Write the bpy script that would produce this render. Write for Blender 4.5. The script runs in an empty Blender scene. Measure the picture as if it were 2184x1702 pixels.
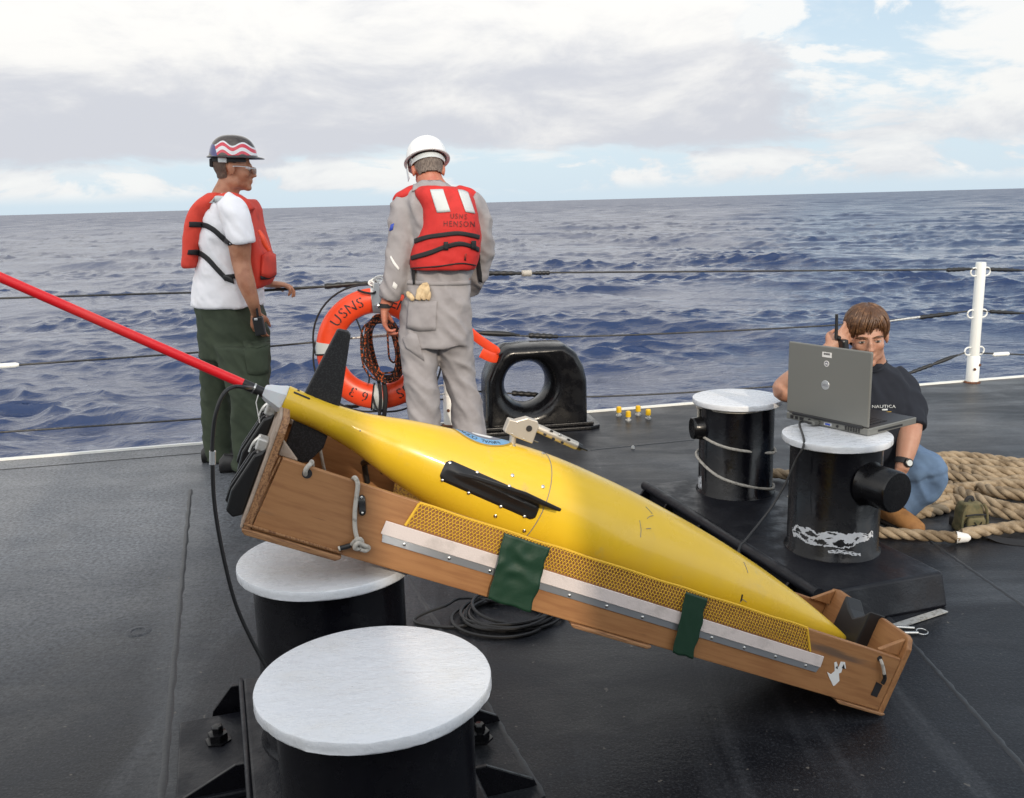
import bpy, math, random
import numpy as np
from mathutils import Vector, noise
from mathutils.bvhtree import BVHTree

random.seed(7); np.random.seed(7)
S = bpy.context.scene
COL = S.collection
rad = math.radians

# ------------------------------------------------------------------ camera
FPX, CX, CY = 2000.0, 1092.0, 851.0            # focal length and centre in units of a 2184 x 1702 picture
PITCH, ROLL, EYE = math.atan((851 - 430) / 2000.0), rad(1.52), 1.45
fwd = np.array([0, math.cos(PITCH), -math.sin(PITCH)])
up0 = np.array([0, math.sin(PITCH), math.cos(PITCH)])
rgt0 = np.array([1.0, 0, 0])
rgt = math.cos(ROLL) * rgt0 - math.sin(ROLL) * up0
upv = math.sin(ROLL) * rgt0 + math.cos(ROLL) * up0
CAM = np.array([0, 0, EYE])
cd = bpy.data.cameras.new('camera'); co = bpy.data.objects.new('camera', cd); COL.objects.link(co)
cd.sensor_width = 36; cd.lens = 36 * FPX / 2184.0
cd.clip_start = 0.05; cd.clip_end = 60000
from mathutils import Matrix
co.matrix_world = Matrix(((rgt[0], upv[0], -fwd[0], 0), (rgt[1], upv[1], -fwd[1], 0), (rgt[2], upv[2], -fwd[2], EYE), (0, 0, 0, 1)))
S.camera = co

# ------------------------------------------------------------------ light
SUN_EL, SUN_AZ = rad(23), rad(165)
sdir = np.array([math.sin(SUN_AZ) * math.cos(SUN_EL), math.cos(SUN_AZ) * math.cos(SUN_EL), math.sin(SUN_EL)])
sl = bpy.data.lights.new('sun', 'SUN'); so = bpy.data.objects.new('sun', sl); COL.objects.link(so)
sl.energy = 2.1; sl.angle = rad(0.6); sl.color = (1.0, 0.86, 0.68)
so.rotation_euler = Vector(-sdir).to_track_quat('-Z', 'Y').to_euler()
so.location = (0, -20, 20)

S.view_settings.view_transform = 'Standard'; S.view_settings.look = 'None'
S.view_settings.exposure = 0.0; S.view_settings.gamma = 1.0; S.view_settings.use_curve_mapping = False
S.render.engine = 'CYCLES'
S.cycles.max_bounces = 6; S.cycles.diffuse_bounces = 3; S.cycles.glossy_bounces = 3; S.cycles.transmission_bounces = 4
S.cycles.use_denoising = True

world = bpy.data.worlds.new("World"); S.world = world; world.use_nodes = True
WN = world.node_tree.nodes; WL = world.node_tree.links
WN.clear()
class NT:
    def __init__(s, nodes, links): s.n, s.l = nodes, links
    def new(s, t, **kw):
        a = s.n.new(t)
        for k, v in kw.items(): setattr(a, k, v)
        return a
    def put(s, sock, v):
        if hasattr(v, 'is_output') : s.l.new(v, sock)
        else: sock.default_value = v
    def math(s, op, a, b=None, c=None, clamp=False):
        m = s.new('ShaderNodeMath', operation=op, use_clamp=clamp)
        s.put(m.inputs[0], a)
        if b is not None: s.put(m.inputs[1], b)
        if c is not None: s.put(m.inputs[2], c)
        return m.outputs[0]
    def ramp(s, x, a, b, lo=0.0, hi=1.0):
        m = s.new('ShaderNodeMapRange', interpolation_type='SMOOTHSTEP')
        s.put(m.inputs['Value'], x); m.inputs['From Min'].default_value = a; m.inputs['From Max'].default_value = b
        m.inputs['To Min'].default_value = lo; m.inputs['To Max'].default_value = hi
        return m.outputs['Result']
    def noise(s, vec, scale, detail=4, rough=0.55, dist=0.0, dim='3D'):
        m = s.new('ShaderNodeTexNoise', noise_dimensions=dim)
        if vec is not None: s.put(m.inputs['Vector'], vec)
        m.inputs['Scale'].default_value = scale; m.inputs['Detail'].default_value = detail
        m.inputs['Roughness'].default_value = rough; m.inputs['Distortion'].default_value = dist
        return m.outputs['Fac']
    def mix(s, f, a, b):
        m = s.new('ShaderNodeMix', data_type='RGBA')
        s.put(m.inputs[0], f); s.put(m.inputs[6], a); s.put(m.inputs[7], b)
        return m.outputs[2]
    def mapping(s, vec, scale=(1, 1, 1), loc=(0, 0, 0), rot=(0, 0, 0)):
        m = s.new('ShaderNodeMapping')
        s.put(m.inputs['Vector'], vec); m.inputs['Scale'].default_value = scale
        m.inputs['Location'].default_value = loc; m.inputs['Rotation'].default_value = rot
        return m.outputs[0]

def build_sky():
    t = NT(WN, WL)
    tc = t.new('ShaderNodeTexCoord').outputs['Generated']
    sky = t.new('ShaderNodeTexSky', sky_type='NISHITA')
    sky.sun_disc = False; sky.sun_elevation = SUN_EL; sky.sun_rotation = SUN_AZ
    sky.air_density = 1.0; sky.dust_density = 1.2; sky.ozone_density = 1.5
    sep = t.new('ShaderNodeSeparateXYZ'); WL.new(tc, sep.inputs[0])
    X, Y, Z = sep.outputs
    el = t.math('MULTIPLY', t.math('ARCSINE', Z), 180 / math.pi)                  # elevation in degrees
    # direction projected on a flat cloud layer
    den = t.math('ADD', t.math('MAXIMUM', Z, 0.0), 0.10)
    comb = t.new('ShaderNodeCombineXYZ')
    WL.new(t.math('DIVIDE', X, den), comb.inputs[0]); WL.new(t.math('DIVIDE', Y, den), comb.inputs[1])
    plane = comb.outputs[0]
    flat = t.mapping(tc, scale=(1, 1, 2.6))
    n_big = t.noise(flat, 2.6, 7, 0.55, 0.3)
    n_mid = t.noise(flat, 7.0, 8, 0.6, 0.4)
    n_pln = t.noise(plane, 0.55, 6, 0.55, 0.3)
    nb = t.math('SUBTRACT', n_big, 0.5); nm = t.math('SUBTRACT', n_mid, 0.5)
    # the big bank: its level base a few degrees above the horizon, its right end beyond the squatting man
    base = t.math('ADD', el, t.math('ADD', t.math('MULTIPLY', nm, 3.5), t.math('MULTIPLY', nb, 2.5)))
    bank_v = t.ramp(base, 2.3, 3.3)
    c = t.math('ADD', t.math('MULTIPLY', X, math.cos(rad(17))), t.math('MULTIPLY', Y, -math.sin(rad(17))))
    c = t.math('ADD', c, t.math('MULTIPLY', Z, 0.12))
    c = t.math('ADD', c, t.math('ADD', t.math('MULTIPLY', nb, 0.55), t.math('MULTIPLY', nm, 0.25)))
    bank_h = t.ramp(c, 0.06, -0.05)
    bank = t.math('MULTIPLY', t.math('MULTIPLY', bank_v, bank_h), t.ramp(el, 30.0, 55.0, 1.0, 0.35))
    # heaped cumulus low at the right and loose puffs elsewhere
    up = t.new('ShaderNodeVectorMath', operation='ADD'); WL.new(flat, up.inputs[0]); up.inputs[1].default_value = (0.0, 0.0, 0.055)
    head = t.math('SUBTRACT', n_mid, t.noise(up.outputs[0], 7.0, 8, 0.6, 0.4))            # rounded heads catch the light, undersides do not
    head_b = t.math('SUBTRACT', n_big, t.noise(up.outputs[0], 2.6, 7, 0.55, 0.3))
    puff = t.math('ADD', t.math('MULTIPLY', n_mid, 0.55), t.math('MULTIPLY', n_pln, 0.45))
    puffs = t.math('MULTIPLY', t.ramp(puff, 0.475, 0.56), t.ramp(el, 1.0, 3.2))
    thin = t.math('MULTIPLY', t.ramp(n_mid, 0.485, 0.57), t.ramp(el, 0.3, 1.2, 0.0, 0.85))
    dens = t.math('MAXIMUM', bank, t.math('MAXIMUM', t.math('MULTIPLY', puffs, 0.9), thin))
    # light on the clouds: grey-violet bases, bright heads
    vec2 = t.mapping(tc, scale=(1, 1, 3.2), loc=(3.1, 1.7, 0.4))
    n_sh = t.noise(vec2, 2.6, 4, 0.5, 0.4)
    sh = t.math('ADD', t.math('MULTIPLY', t.math('SUBTRACT', n_sh, 0.5), 1.2), t.ramp(el, 2.5, 13.0, -0.10, 0.95))
    sh = t.math('ADD', sh, t.math('ADD', t.math('MULTIPLY', head, 1.4), t.math('MULTIPLY', head_b, 1.2)))
    sh = t.math('ADD', sh, t.ramp(bank, 0.0, 0.9, 0.6, 0.0))
    cl = t.mix(t.ramp(sh, 0.0, 0.85), (0.665, 0.685, 0.74, 1), (0.97, 0.96, 0.935, 1))
    # the air and thin cloud round the sun scatter its light forward
    dt = t.new('ShaderNodeVectorMath', operation='DOT_PRODUCT'); WL.new(tc, dt.inputs[0]); dt.inputs[1].default_value = tuple(sdir)
    glow = t.ramp(dt.outputs['Value'], -0.35, 1.0, 1.0, 2.3)
    bg1 = t.new('ShaderNodeBackground'); WL.new(sky.outputs[0], bg1.inputs[0]); bg1.inputs[1].default_value = 0.13
    # whitish marine air low over the horizon
    haze = t.new('ShaderNodeBackground'); haze.inputs[0].default_value = (0.70, 0.84, 0.95, 1); WL.new(t.math('MULTIPLY', glow, 0.98), haze.inputs[1])
    m0 = t.new('ShaderNodeMixShader'); WL.new(t.ramp(el, 0.0, 30.0, 0.9, 0.2), m0.inputs[0])
    WL.new(bg1.outputs[0], m0.inputs[1]); WL.new(haze.outputs[0], m0.inputs[2])
    bg2 = t.new('ShaderNodeBackground'); WL.new(cl, bg2.inputs[0]); WL.new(t.math('MULTIPLY', glow, t.ramp(el, 4.0, 14.0, 1.0, 1.07)), bg2.inputs[1])
    m1 = t.new('ShaderNodeMixShader'); WL.new(dens, m1.inputs[0]); WL.new(m0.outputs[0], m1.inputs[1]); WL.new(bg2.outputs[0], m1.inputs[2])
    out = t.new('ShaderNodeOutputWorld'); WL.new(m1.outputs[0], out.inputs[0])
build_sky()

# ------------------------------------------------------------------ measuring helpers
def ray(x, y): return fwd + rgt * ((x - CX) / FPX) - upv * ((y - CY) / FPX)
def atz(x, y, z=0.0):
    d = ray(x, y); return CAM + d * ((z - EYE) / d[2])
def aty(x, y, Y):
    d = ray(x, y); return CAM + d * (Y / d[1])
def atd(x, y, zc): return CAM + ray(x, y) * zc
def onplane(x, y, p0, nrm):
    d = ray(x, y); return CAM + d * (np.dot(np.array(p0) - CAM, nrm) / np.dot(d, nrm))
def nz(v):
    v = np.array(v, float); return v / max(np.linalg.norm(v), 1e-12)
ZUP = np.array([0, 0, 1.0])

# ------------------------------------------------------------------ mesh toolkit
class MB:
    def __init__(s): s.v, s.f, s.n = [], [], 0
    def add(s, v, f):
        v = np.asarray(v, float).reshape(-1, 3); s.v.append(v)
        s.f += [tuple(i + s.n for i in q) for q in f]; s.n += len(v); return s
    def verts(s): return np.concatenate(s.v) if s.v else np.zeros((0, 3))
    def join(s, o): return s.add(o.verts(), o.f)
    def box(s, c, size, ax=None):
        ax = np.eye(3) if ax is None else np.array(ax, float)
        h = np.array(size) / 2.0; vs = []
        for k in ((-1, -1, -1), (1, -1, -1), (1, 1, -1), (-1, 1, -1), (-1, -1, 1), (1, -1, 1), (1, 1, 1), (-1, 1, 1)):
            vs.append(np.array(c) + sum(ax[i] * h[i] * k[i] for i in range(3)))
        return s.add(vs, [(0, 3, 2, 1), (4, 5, 6, 7), (0, 1, 5, 4), (1, 2, 6, 5), (2, 3, 7, 6), (3, 0, 4, 7)])
    def prism(s, pts, thick):
        """closed polygon of 3D points pushed along the vector thick"""
        p = np.array(pts, float); n = len(p); t = np.array(thick, float)
        f = [tuple(range(n))[::-1], tuple(range(n, 2 * n))]
        f += [(i, (i + 1) % n, n + (i + 1) % n, n + i) for i in range(n)]
        return s.add(np.concatenate([p, p + t]), f)
    def loft(s, rings, caps=True, closed=False):
        rings = np.array(rings, float); n, m = rings.shape[:2]; f = []
        for i in range(n if closed else n - 1):
            a, b = i * m, ((i + 1) % n) * m
            f += [(a + j, a + (j + 1) % m, b + (j + 1) % m, b + j) for j in range(m)]
        if caps and not closed: f += [tuple(range(m))[::-1], tuple(range((n - 1) * m, n * m))]
        return s.add(rings.reshape(-1, 3), f)
    def tube(s, path, r, seg=8, caps=True, flat=None, ref=None, closed=False):
        P = np.array(path, float); n = len(P)
        R = np.full(n, r, float) if np.isscalar(r) else np.array(r, float)
        T = np.gradient(P, axis=0) if not closed else np.roll(P, -1, 0) - np.roll(P, 1, 0)
        T /= np.maximum(np.linalg.norm(T, axis=1, keepdims=True), 1e-9)
        u = np.array(ref, float) if ref is not None else (ZUP if abs(T[0][2]) < 0.9 else np.array([1.0, 0, 0]))
        rings = []
        for i in range(n):
            if ref is not None: u = np.array(ref, float)
            u = u - T[i] * np.dot(u, T[i]); u = nz(u); w = np.cross(T[i], u)
            a = np.linspace(0, 2 * np.pi, seg, endpoint=False)
            fu, fw = flat if flat is not None else (1, 1)
            rings.append(P[i] + R[i] * (np.outer(np.cos(a), u) * fu + np.outer(np.sin(a), w) * fw))
        return s.loft(rings, caps, closed)
    def lathe(s, prof, o, ax, seg=32, ref=None, caps=True, scale=(1, 1)):
        ax = nz(ax); u = np.array(ref, float) if ref is not None else (ZUP if abs(ax[2]) < 0.9 else np.array([1.0, 0, 0]))
        u = nz(u - ax * np.dot(u, ax)); w = np.cross(ax, u)
        a = np.linspace(0, 2 * np.pi, seg, endpoint=False)
        rings = [np.array(o) + ax * h + r * (np.outer(np.cos(a), u) * scale[0] + np.outer(np.sin(a), w) * scale[1]) for r, h in prof]
        return s.loft(rings, caps)
    def ball(s, c, r, ax=None, seg=16, rings=10):
        ax = np.eye(3) if ax is None else np.array(ax, float); r = np.array([r] * 3 if np.isscalar(r) else r, float)
        a = np.linspace(0, 2 * np.pi, seg, endpoint=False); out = []
        for t in np.linspace(0.04, np.pi - 0.04, rings):
            p = np.stack([np.sin(t) * np.cos(a), np.sin(t) * np.sin(a), np.full(seg, -np.cos(t))], 1) * r
            out.append(np.array(c) + p @ ax)
        return s.loft(out)

def spline(pts, k=6, closed=False):
    P = np.array(pts, float); n = len(P); out = []
    idx = lambda i: P[i % n] if closed else P[min(max(i, 0), n - 1)]
    for i in range(n if closed else n - 1):
        p0, p1, p2, p3 = idx(i - 1), idx(i), idx(i + 1), idx(i + 2)
        for t in np.linspace(0, 1, k, endpoint=False):
            out.append(0.5 * (2 * p1 + (p2 - p0) * t + (2 * p0 - 5 * p1 + 4 * p2 - p3) * t * t + (3 * p1 - p0 - 3 * p2 + p3) * t ** 3))
    if not closed: out.append(P[-1])
    return np.array(out)

LOC = {}
def wloc(o): return LOC.get(o.name, np.zeros(3)) if o is not None else np.zeros(3)

def finish(me, smooth=True, angle=38):
    if smooth:
        me.polygons.foreach_set('use_smooth', [True] * len(me.polygons))
        me.set_sharp_from_angle(angle=rad(angle))
    me.update()

def part(name, mb, m, parent=None, smooth=True, angle=38, bevel=0.0, bseg=2, base=None, kind=None, label=None):
    """one mesh object; a child of parent (mesh data is in world units, kept relative to the thing's base)"""
    me = bpy.data.meshes.new(name)
    b = wloc(parent) if parent is not None else (np.array(base, float) if base is not None else np.zeros(3))
    me.from_pydata((mb.verts() - b).tolist(), [], mb.f); me.validate(); finish(me, smooth, angle)
    o = bpy.data.objects.new(name, me); COL.objects.link(o)
    for mm in (m if isinstance(m, (list, tuple)) else [m]): me.materials.append(mm)
    if parent is not None:
        o.parent = parent; LOC[o.name] = b
    else:
        o.location = b; LOC[o.name] = b
    if bevel:
        bv = o.modifiers.new('edge', 'BEVEL'); bv.width = bevel; bv.segments = bseg; bv.limit_method = 'ANGLE'; bv.angle_limit = rad(40)
        bv.harden_normals = False
    if kind: o['kind'] = kind
    if label: o['label'] = label
    return o

def sharepart(name, src, parent, mat4=None):
    o = src.copy(); o.name = name; COL.objects.link(o); o.parent = parent
    LOC[o.name] = wloc(parent)
    return o

def tag(o, label, cat, group=None, kind=None):
    o['label'] = label; o['category'] = cat
    if group: o['group'] = group
    if kind: o['kind'] = kind
    return o

def thing(name, label, cat, base, group=None):
    o = bpy.data.objects.new(name, None); COL.objects.link(o); o.empty_display_size = 0.1
    o.location = base; LOC[o.name] = np.array(base, float)
    return tag(o, label, cat, group)

def remesh(mb, voxel, it=4, fold=None):
    me = bpy.data.meshes.new('tmp'); me.from_pydata(mb.verts().tolist(), [], mb.f); me.update()
    o = bpy.data.objects.new('tmp', me); COL.objects.link(o)
    r = o.modifiers.new('r', 'REMESH'); r.mode = 'VOXEL'; r.voxel_size = voxel; r.adaptivity = 0
    dg = bpy.context.evaluated_depsgraph_get(); dg.update()
    ev = o.evaluated_get(dg); m2 = ev.to_mesh()
    n = len(m2.vertices); v = np.empty(n * 3); m2.vertices.foreach_get('co', v); v = v.reshape(-1, 3)
    f = [tuple(p.vertices) for p in m2.polygons]
    e = np.empty(len(m2.edges) * 2, int); m2.edges.foreach_get('vertices', e); e = e.reshape(-1, 2)
    ev.to_mesh_clear(); bpy.data.objects.remove(o); bpy.data.meshes.remove(me)
    deg = np.bincount(e.ravel(), minlength=n).astype(float)[:, None]; deg[deg == 0] = 1
    def lap(v, w):
        a = np.zeros_like(v)
        for c in range(3):
            a[:, c] = np.bincount(e[:, 0], v[e[:, 1], c], n) + np.bincount(e[:, 1], v[e[:, 0], c], n)
        return v + w * (a / deg - v)
    for i in range(it):
        v = lap(v, 0.6); v = lap(v, -0.35)
    out = MB()
    if fold is not None:
        nn = vnormals(v, f)
        d = np.array([fold(p) for p in v])
        v = v + nn * d[:, None]
        v = lap(v, 0.4)
    out.add(v, f)
    return out

def vnormals(v, f):
    q = np.array([t if len(t) == 4 else (t[0], t[1], t[2], t[2]) for t in f])
    a = np.cross(v[q[:, 2]] - v[q[:, 0]], v[q[:, 3]] - v[q[:, 1]])
    nn = np.zeros_like(v)
    for k in range(4): np.add.at(nn, q[:, k], a)
    return nn / np.maximum(np.linalg.norm(nn, axis=1, keepdims=True), 1e-12)

def bvh(mb): return BVHTree.FromPolygons([tuple(p) for p in mb.verts()], mb.f)

_fonts = {}
def text2d(s, size=1.0, spacing=1.0, cell=None, stencil=False):
    """flat triangles of a word, centred, one unit tall in capitals"""
    cu = bpy.data.curves.new('t', 'FONT'); cu.body = s; cu.align_x = 'CENTER'; cu.align_y = 'CENTER'; cu.resolution_u = 3
    cu.space_character = spacing
    o = bpy.data.objects.new('t', cu); COL.objects.link(o)
    dg = bpy.context.evaluated_depsgraph_get(); dg.update()
    m = o.evaluated_get(dg).to_mesh()
    v = np.array([x.co for x in m.vertices]); f = [tuple(p.vertices) for p in m.polygons]
    o.evaluated_get(dg).to_mesh_clear(); bpy.data.objects.remove(o); bpy.data.curves.remove(cu)
    v = v[:, :2] * size / 0.69
    if cell:                                                       # cut the letters finer so that they can follow a curved surface
        V = [tuple(p) for p in v]; todo = [q if len(q) == 3 else None for q in f]; todo = [q for q in todo if q]; todo += [(q[0], q[i], q[i + 1]) for q in f if len(q) > 3 for i in range(1, len(q) - 1)]; out = []
        mids = {}
        def mid(i, j):
            k = (min(i, j), max(i, j))
            if k not in mids: V.append(((V[i][0] + V[j][0]) / 2, (V[i][1] + V[j][1]) / 2)); mids[k] = len(V) - 1
            return mids[k]
        while todo:
            a, b, c = todo.pop(); d = lambda i, j: math.hypot(V[i][0] - V[j][0], V[i][1] - V[j][1])
            e = [(d(a, b), a, b, c), (d(b, c), b, c, a), (d(c, a), c, a, b)]; m = max(e)
            if m[0] <= cell: out.append((a, b, c))
            else: k = mid(m[1], m[2]); todo += [(m[1], k, m[3]), (k, m[2], m[3])]
        if stencil: out = [q for q in out if abs(sum(V[i][0] for i in q) / 3) > 0.055 * size]
        v, f = np.array(V), out
    return v, f

def decal(mb, v2, f, o, ax, ay, tree=None, d=None, off=0.002, reach=0.3):
    """put flat shapes at o + x ax + y ay, dropped along d on a surface"""
    o, ax, ay = map(np.array, (o, ax, ay)); nrm = nz(np.cross(ax, ay))
    d = -nrm if d is None else np.array(d); out = []
    for x, y in v2:
        p = o + ax * x + ay * y
        if tree is not None:
            hit = tree.ray_cast(Vector(p - d * reach), Vector(d), reach * 3)
            if hit[0] is not None: p = np.array(hit[0])
        out.append(p - d * off)
    mb.add(out, f)

# ------------------------------------------------------------------ materials
def mat(name, col, rough=0.5, metal=0.0, spec=0.5, bump=None, var=None, coat=0.0, sheen=0.0, stretch=(1, 1, 1), rvar=None, sss=0.0, alpha=None):
    """col: base colour; bump=(scale, strength, distance[, detail]); var=(colour, scale, lo, hi[, detail]) second colour by noise; rvar=(scale, lo, hi)"""
    m = bpy.data.materials.new(name); m.use_nodes = True
    t = NT(m.node_tree.nodes, m.node_tree.links); b = m.node_tree.nodes['Principled BSDF']
    b.inputs['Base Color'].default_value = (*col, 1); b.inputs['Roughness'].default_value = rough; b.inputs['Metallic'].default_value = metal
    b.inputs['Specular IOR Level'].default_value = spec; b.inputs['Coat Weight'].default_value = coat; b.inputs['Coat Roughness'].default_value = 0.08
    if sheen: b.inputs['Sheen Weight'].default_value = sheen
    if sss:
        b.inputs['Subsurface Weight'].default_value = sss; b.inputs['Subsurface Radius'].default_value = (0.012, 0.005, 0.003); b.inputs['Subsurface Scale'].default_value = 0.6
    tc = t.new('ShaderNodeTexCoord').outputs['Object']
    vec = t.mapping(tc, scale=stretch) if stretch != (1, 1, 1) else tc
    last = (*col, 1)
    for v in (var if isinstance(var, list) else [var] if var else []):
        n = t.noise(vec, v[1], v[4] if len(v) > 4 else 5, 0.6)
        last = t.mix(t.ramp(n, v[2], v[3]), last, (*v[0], 1))
    if var: t.put(b.inputs['Base Color'], last)
    if rvar: t.put(b.inputs['Roughness'], t.ramp(t.noise(vec, rvar[0], 5, 0.6), 0.35, 0.65, rvar[1], rvar[2]))
    if bump:
        bs = bump if isinstance(bump, list) else [bump]; nrm = None
        for q in bs:
            n = t.noise(vec, q[0], q[3] if len(q) > 3 else 4, 0.6)
            bn = t.new('ShaderNodeBump'); t.put(bn.inputs['Height'], n); bn.inputs['Strength'].default_value = q[1]; bn.inputs['Distance'].default_value = q[2]
            if nrm is not None: t.put(bn.inputs['Normal'], nrm)
            nrm = bn.outputs[0]
        t.put(b.inputs['Normal'], nrm)
    m['_t'] = 0
    return m
def tree_of(m): return NT(m.node_tree.nodes, m.node_tree.links), m.node_tree.nodes['Principled BSDF']

M = {}
M['white_paint'] = mat('white_paint', (0.66, 0.68, 0.715), 0.3, stretch=(1, 1.7, 1), bump=[(22, 0.4, 0.006), (75, 0.55, 0.0022)], rvar=(30, 0.2, 0.42), var=[((0.63, 0.63, 0.62), 4, 0.5, 0.8), ((0.12, 0.11, 0.10), 38, 0.735, 0.76)])
M['black_gloss'] = mat('black_gloss', (0.004, 0.004, 0.006), 0.2, spec=0.32, bump=[(60, 0.25, 0.002), (9, 0.25, 0.006)], rvar=(14, 0.12, 0.34))
M['black_wet'] = mat('black_wet', (0.005, 0.005, 0.006), 0.2, spec=0.36, bump=[(55, 0.25, 0.002), (10, 0.2, 0.005)], rvar=(14, 0.14, 0.34))
M['black_plate'] = mat('black_plate', (0.006, 0.0065, 0.010), 0.42, spec=0.35, bump=[(90, 0.5, 0.002), (18, 0.35, 0.005)], rvar=(10, 0.3, 0.55))
M['black_rubber'] = mat('black_rubber', (0.012, 0.012, 0.013), 0.45)
M['black_plastic'] = mat('black_plastic', (0.014, 0.014, 0.015), 0.3, spec=0.5)
M['carbon'] = mat('carbon', (0.012, 0.012, 0.013), 0.42, var=((0.03, 0.03, 0.032), 260, 0.5, 0.6, 1))
M['yellow'] = mat('yellow', (0.77, 0.495, 0.024), 0.27, spec=0.4, coat=0.3, rvar=(5, 0.2, 0.38), var=[((0.72, 0.46, 0.04), 3, 0.45, 0.7), ((0.60, 0.42, 0.09), 11, 0.62, 0.76), ((0.12, 0.10, 0.05), 60, 0.73, 0.77)])
M['plywood'] = mat('plywood', (0.35, 0.168, 0.066), 0.5, stretch=(24, 24, 2.2), var=[((0.28, 0.125, 0.048), 3.0, 0.40, 0.66, 6), ((0.18, 0.08, 0.036), 5, 0.60, 0.78, 6), ((0.14, 0.085, 0.055), 0.55, 0.60, 0.72, 8)], bump=(8, 0.15, 0.001))
M['ply_edge'] = mat('ply_edge', (0.33, 0.17, 0.075), 0.6, stretch=(40, 40, 3), var=[((0.17, 0.075, 0.032), 5, 0.45, 0.6)], bump=(8, 0.3, 0.001))
M['ply_grey'] = mat('ply_grey', (0.36, 0.28, 0.22), 0.7, var=[((0.25, 0.18, 0.13), 20, 0.4, 0.7)])
M['alu'] = mat('alu', (0.55, 0.57, 0.60), 0.38, metal=0.85, bump=(160, 0.1, 0.0006))
M['steel'] = mat('steel', (0.62, 0.61, 0.58), 0.25, metal=1.0)
M['cast_alu'] = mat('cast_alu', (0.60, 0.54, 0.46), 0.42, metal=0.6, bump=(260, 0.2, 0.0006))
M['webbing'] = mat('webbing', (0.66, 0.58, 0.55), 0.85, bump=[(300, 0.5, 0.001), (30, 0.2, 0.002)], var=((0.52, 0.46, 0.43), 14, 0.5, 0.72))
M['net'] = mat('net', (0.70, 0.42, 0.03), 0.7)
M['tape'] = mat('tape', (0.010, 0.040, 0.021), 0.5, bump=[(14, 0.3, 0.006), (60, 0.2, 0.002)])
M['red'] = mat('red', (0.90, 0.014, 0.022), 0.35, var=((0.86, 0.06, 0.05), 4, 0.5, 0.8))
M['milky'] = mat('milky', (0.62, 0.64, 0.66), 0.3, sss=0.3)
M['rope_grey'] = mat('rope_grey', (0.46, 0.43, 0.38), 0.85, bump=(220, 0.6, 0.002), var=((0.26, 0.24, 0.21), 60, 0.5, 0.7))
M['rope_tan'] = mat('rope_tan', (0.36, 0.275, 0.18), 0.8, bump=(150, 0.6, 0.003), var=((0.15, 0.105, 0.06), 12, 0.38, 0.68))
M['orange'] = mat('orange', (0.90, 0.075, 0.020), 0.34, var=((0.70, 0.06, 0.015), 6, 0.4, 0.75))
M['vest'] = mat('vest', (0.56, 0.024, 0.020), 0.75, bump=[(300, 0.3, 0.001), (16, 0.4, 0.006)], var=((0.42, 0.018, 0.014), 9, 0.45, 0.75))
M['vest_orange'] = mat('vest_orange', (0.70, 0.055, 0.03), 0.75, bump=[(300, 0.3, 0.001), (16, 0.4, 0.006)], var=((0.52, 0.035, 0.02), 9, 0.45, 0.75))
M['reflect'] = mat('reflect', (0.55, 0.58, 0.58), 0.5)
M['strap'] = mat('strap', (0.012, 0.012, 0.014), 0.7)
M['ink'] = mat('ink', (0.015, 0.014, 0.016), 0.6)
M['ink_worn'] = mat('ink_worn', (0.05, 0.012, 0.012), 0.7, var=((0.35, 0.03, 0.02), 60, 0.5, 0.62))
M['skin'] = mat('skin', (0.46, 0.245, 0.165), 0.5, sss=0.12, var=((0.40, 0.185, 0.115), 12, 0.4, 0.7))
M['skin_tan'] = mat('skin_tan', (0.45, 0.21, 0.12), 0.5, sss=0.1, var=((0.33, 0.13, 0.07), 12, 0.4, 0.7))
M['skin_red'] = mat('skin_red', (0.48, 0.18, 0.11), 0.5, sss=0.12, var=((0.44, 0.12, 0.075), 14, 0.4, 0.65))
M['tshirt_white'] = mat('tshirt_white', (0.86, 0.85, 0.88), 0.9, bump=[(500, 0.2, 0.0006), (10, 0.7, 0.012, 2)], var=((0.62, 0.59, 0.57), 7, 0.55, 0.78))
M['trouser_green'] = mat('trouser_green', (0.046, 0.060, 0.036), 0.9, bump=[(500, 0.3, 0.0006), (10, 0.7, 0.012, 2)], var=((0.034, 0.046, 0.028), 9, 0.4, 0.7))
M['coverall'] = mat('coverall', (0.325, 0.305, 0.31), 0.9, bump=[(500, 0.3, 0.0006), (10, 0.7, 0.012, 2)], var=[((0.275, 0.255, 0.26), 7, 0.4, 0.7), ((0.10, 0.09, 0.09), 24, 0.74, 0.78)])
M['navy'] = mat('navy', (0.010, 0.013, 0.022), 0.9, bump=[(500, 0.3, 0.0006), (10, 0.7, 0.012, 2)])
M['jeans'] = mat('jeans', (0.115, 0.185, 0.30), 0.9, bump=[(420, 0.4, 0.0008), (10, 0.7, 0.012, 2)], var=((0.075, 0.125, 0.215), 8, 0.4, 0.7))
M['boot_black'] = mat('boot_black', (0.015, 0.014, 0.014), 0.5)
M['boot_tan'] = mat('boot_tan', (0.32, 0.15, 0.045), 0.75, bump=(80, 0.4, 0.002), var=((0.22, 0.10, 0.03), 20, 0.4, 0.7))
M['hair_brown'] = mat('hair_brown', (0.085, 0.038, 0.017), 0.36, var=((0.20, 0.10, 0.045), 60, 0.45, 0.7))
M['hair_dark'] = mat('hair_dark', (0.085, 0.052, 0.036), 0.6, stretch=(3, 3, 1), bump=(120, 0.9, 0.005), var=((0.16, 0.10, 0.07), 60, 0.4, 0.65))
M['hair_grey'] = mat('hair_grey', (0.11, 0.085, 0.07), 0.65, stretch=(3, 3, 1), bump=(120, 0.9, 0.005), var=((0.22, 0.175, 0.145), 60, 0.4, 0.62))
M['hat_white'] = mat('hat_white', (0.76, 0.77, 0.77), 0.3)
M['laptop'] = mat('laptop', (0.20, 0.20, 0.185), 0.42, metal=0.35, bump=(900, 0.08, 0.0003))
M['laptop_dark'] = mat('laptop_dark', (0.02, 0.02, 0.022), 0.4)
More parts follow.
